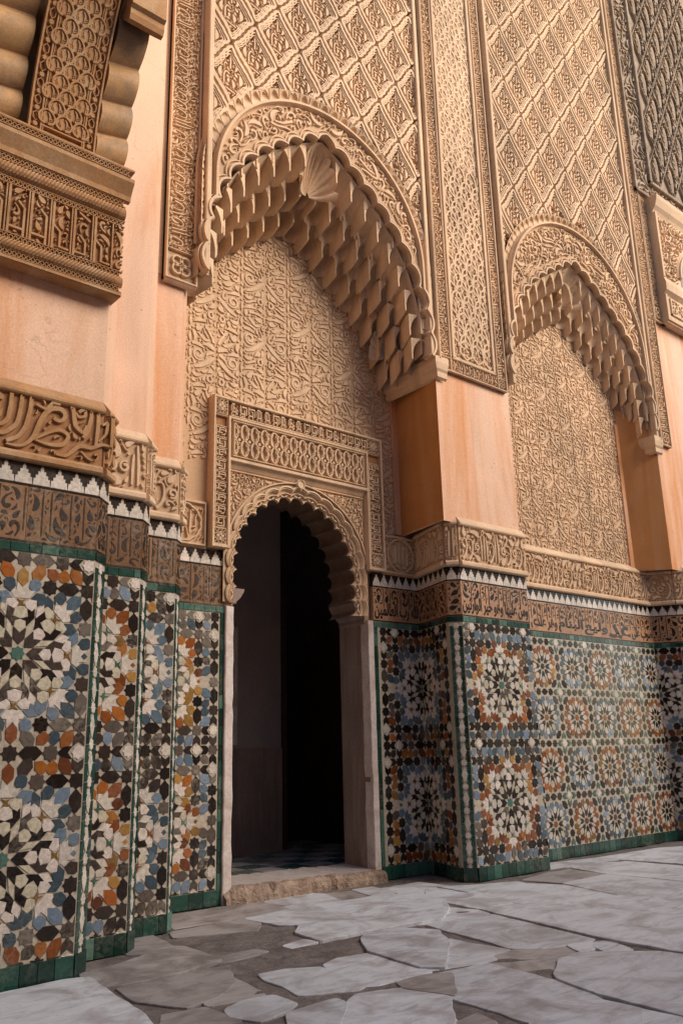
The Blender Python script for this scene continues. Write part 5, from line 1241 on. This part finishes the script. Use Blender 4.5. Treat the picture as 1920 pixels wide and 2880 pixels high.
# square writing: tall bars, steps and pine-cone leaves on a dark ground
F = Filler(.22, XE, 3.15, 3.405, None, None, False, .0035, .004, 161); m = MB(); r5 = random.Random(8); x = .214
def bar(pts, w_=.014): F.put(np.array(pts), w_, True)
while x < XE-.05:
    k = r5.randrange(4)
    bar([(x, 3.155), (x, 3.40)])
    if k == 0: bar([(x, 3.175), (x+.055, 3.175), (x+.055, 3.24), (x+.03, 3.27)]); bar([(x+.02, 3.39), (x+.075, 3.36)])
    elif k == 1: bar([(x, 3.19), (x+.07, 3.19)]); bar([(x+.07, 3.155), (x+.07, 3.30), (x+.04, 3.33)])
    elif k == 2: bar([(x+.01, 3.33), (x+.075, 3.30)]); bar([(x+.02, 3.16), (x+.07, 3.16), (x+.07, 3.22)])
    else: bar([(x, 3.28), (x+.035, 3.25), (x+.035, 3.17), (x+.08, 3.17)])
    bar([(x+.088, 3.155), (x+.088, 3.40)], .008); x += .102
F.fill([.07, .056, .044, .034, .025, .018, .013], 1500, ('leaf', 'curl', 'leaf', 'drop'), 1.15); F.out(m, -.012, .004, .75, .1); fc.part(m, 'square_writing', 'stucco_warm', 'stuff')
# bracket: carved front sweeping forward between two lobed cheeks
br = thing('corbel_bracket', 'carved bracket with pine-cone leaves between lobed cheeks, top left corner', 'bracket', (1.25, 3.5, 3.70)); bb = br.location
sweep = lambda z: -.31*max(0, (z-3.70)/1.0)**1.75
def bend(m):
    m.v = [(x-bb.x, y+sweep(z)-bb.y, z-bb.z) for x, y, z in m.v]; return m
YB = 3.485; x0, x1, zb, zt = 1.075, 1.41, 3.715, 4.9
Pg = np.array([[(x, YB-.01, z) for z in np.linspace(zb, zt, 24)] for x in (x0, x1)]); m = MB(); m.grid(Pg, True, False)
Pg = np.array([[(x1, y, z) for z in np.linspace(zb, zt, 24)] for y in (YB-.01, YB+.2)]); m.grid(Pg, True, False); build(bend(m), 'panel_ground', 'stucco_warm_deep', br)
m = MB()
def on(m2): m2.v = [(x, y+YB-.01, z) for x, y, z in m2.v]; return m2
zz = np.linspace(zb, zt, 30)
for x, w_ in ((x0+.008, .014), (x0+.062, .012), (x1-.062, .012), (x1-.008, .014), (x0+.072, .006), (x1-.072, .006)): m.ribbon(np.stack([np.full(30, x), zz], 1), w_, 0, .016)
m.ribbon([(x0+.06, zb+.055), (x1-.06, zb+.055)], .012, 0, .016)
for xx in (x0+.035, x1-.035):
    z = zb+.05
    while z < zt-.06:
        m.prism(star8(xx, z, .014), 0, .014, .002); m.ribbon([(xx, z+.016), (xx+.013, z+.03), (xx+.013, z+.052), (xx, z+.066), (xx-.013, z+.052), (xx-.013, z+.03)], .006, 0, .013, True); z += .083
build(bend(on(m)), 'border_moulding', 'stucco_warm', br)
m = MB(); lw, lh = .098, .088; row = 0; z = zb+.10
def leafscale(m, cx, cz, s):
    m.prism([(cx, cz+.05*s), (cx+.03*s, cz+.033*s), (cx+.05*s, cz+.005*s), (cx+.042*s, cz-.03*s), (cx+.018*s, cz-.04*s), (cx, cz-.022*s), (cx-.018*s, cz-.04*s), (cx-.042*s, cz-.03*s), (cx-.05*s, cz+.005*s), (cx-.03*s, cz+.033*s)], 0, .010+.0012*random.random(), .004)
    for sg in (-1, 1):
        m.ribbon(bez((cx, cz+.042*s), (cx+sg*.03*s, cz+.035*s), (cx+sg*.052*s, cz+.01*s), (cx+sg*.042*s, cz-.035*s), (cx+sg*.008*s, cz-.03*s), n=14), np.linspace(.009, .018, 14)*s, 0, .02)
        m.ribbon(bez((cx+sg*.004, cz+.03*s), (cx+sg*.022*s, cz+.012*s), (cx+sg*.012*s, cz-.008*s), n=7), .014*s*np.sin(np.linspace(.3, pi-.3, 7)), 0, .017)
        for i in range(3):
            for j in range(3):
                if (i+j) < 4: m.prism(star8(cx+sg*(.014+.008*i)*s, cz-(.003+.009*j)*s+.002*i, .0042*s), 0, .016, .0012)
while z < zt-.04:
    for k in range(3):
        cx_ = x0+.085+k*.083+(.0415 if row % 2 else 0)
        if cx_ < x1-.08: leafscale(m, cx_, z, 1.0)
    z += .066; row += 1
build(bend(on(m)), 'pine_cone_leaves', 'stucco_warm', br, kind='stuff')
def cheek(xa, xb, back, seed):
    m = MB(); pts = []; z = 3.66; r = random.Random(seed)
    for hgt in (.13, .15, .17, .19, .22, .24, .26):
        for t in np.linspace(0, 1, 21)[:-1]:
            zz = z+hgt*t; pts.append((YB+back+sweep(zz)*1.05-hgt*.20*(sin(pi*min(1, t*1.12))**.8 if t < .89 else 0)+.012*t, zz))
        z += hgt
    n_ = 3; Pq = np.array([[(x-bb.x, y-bb.y, z-bb.z+.02*(k-1)) for y, z in pts] for k, x in enumerate(np.linspace(xa, xb, n_))]); m.grid(Pq, False, False)
    for x, fl in ((xb, False), (xa, True)):
        k = n_-1 if x == xb else 0; side_ = [tuple(q) for q in Pq[k]]; m.grid(np.array([side_, [(q[0], 3.8-bb.y, q[2]) for q in side_]]), False, fl)
    build(m, 'lobed_cheek', 'corbel', br)
cheek(1.43, 1.595, .045, 1); cheek(.86, 1.055, .045, 2)
bx('bracket_core', 'corbel', .87, 1.59, 3.56, 3.80, 3.66, 5.1, br)
m = MB(); m.profile([(.0, 4.385), (.025, 4.39), (.035, 4.42), (.035, 4.45), (.055, 4.465), (.055, 4.60), (.03, 4.615), (.03, 4.75), (-.35, 4.75)], 1.44, 1.625); m.v = [(x-bb.x, y+3.24-bb.y, z-bb.z) for x, y, z in m.v]; build(m, 'bracket_head', 'stucco_warm', br)
rf = thing('shade_slab', 'slab added above the bracket to cast shade below', 'shade slab', (0, 3.2, 5.15)); build(vprism([(-3, 2.75), (1.62, 2.75), (1.62, 3.79), (-3, 3.79)], 5.15, 5.4, rf.location), 'slab_body', 'room', rf)  # roof slab added over the bracket to put it in shadow
cheek(.2, .80, .10, 3)

for t_ in (cb, br, rf):                                # the whole bracket stands 6 % larger, close against the pier
    t_.scale = (1.06,)*3; t_.location = (t_.location.x*1.06, t_.location.y*1.06, .9+(t_.location.z-.9)*1.06)
# ------------------------------------------------------------------ unseen rest of the courtyard, its walls shaped for the light (behind and beside the camera)
cw = thing('unseen_courtyard_wall', 'plain earth-coloured wall on the unseen far side of the courtyard, blocking low light', 'wall', (5, -5.5, 0))
wallbox(cw, 'wall_face', 'plaster', -7, 20, -6.0, -5.5, 0, 8.2)  # unseen wall, raised to block low light from the lower front
cw2 = thing('unseen_courtyard_wall', 'unseen cedar-dark wall added left of the courtyard to cut bounced light', 'wall', (-4.5, 0, 0)); wallbox(cw2, 'wall_face', 'cedar', -5.0, -4.5, -5.5, 5, 0, 8)  # unseen wall kept dark to cut light bounced onto the side faces
up = thing('upper_wall', 'masonry behind the carved plaster front', 'wall', (4, 5.4, 0)); wallbox(up, 'masonry', 'mudbrick', -4.5, 12, 8.7, 9.2, 0, 11); wallbox(up, 'masonry', 'mudbrick', -4.5, 12, 5.2, 5.5, 5.7, 11)
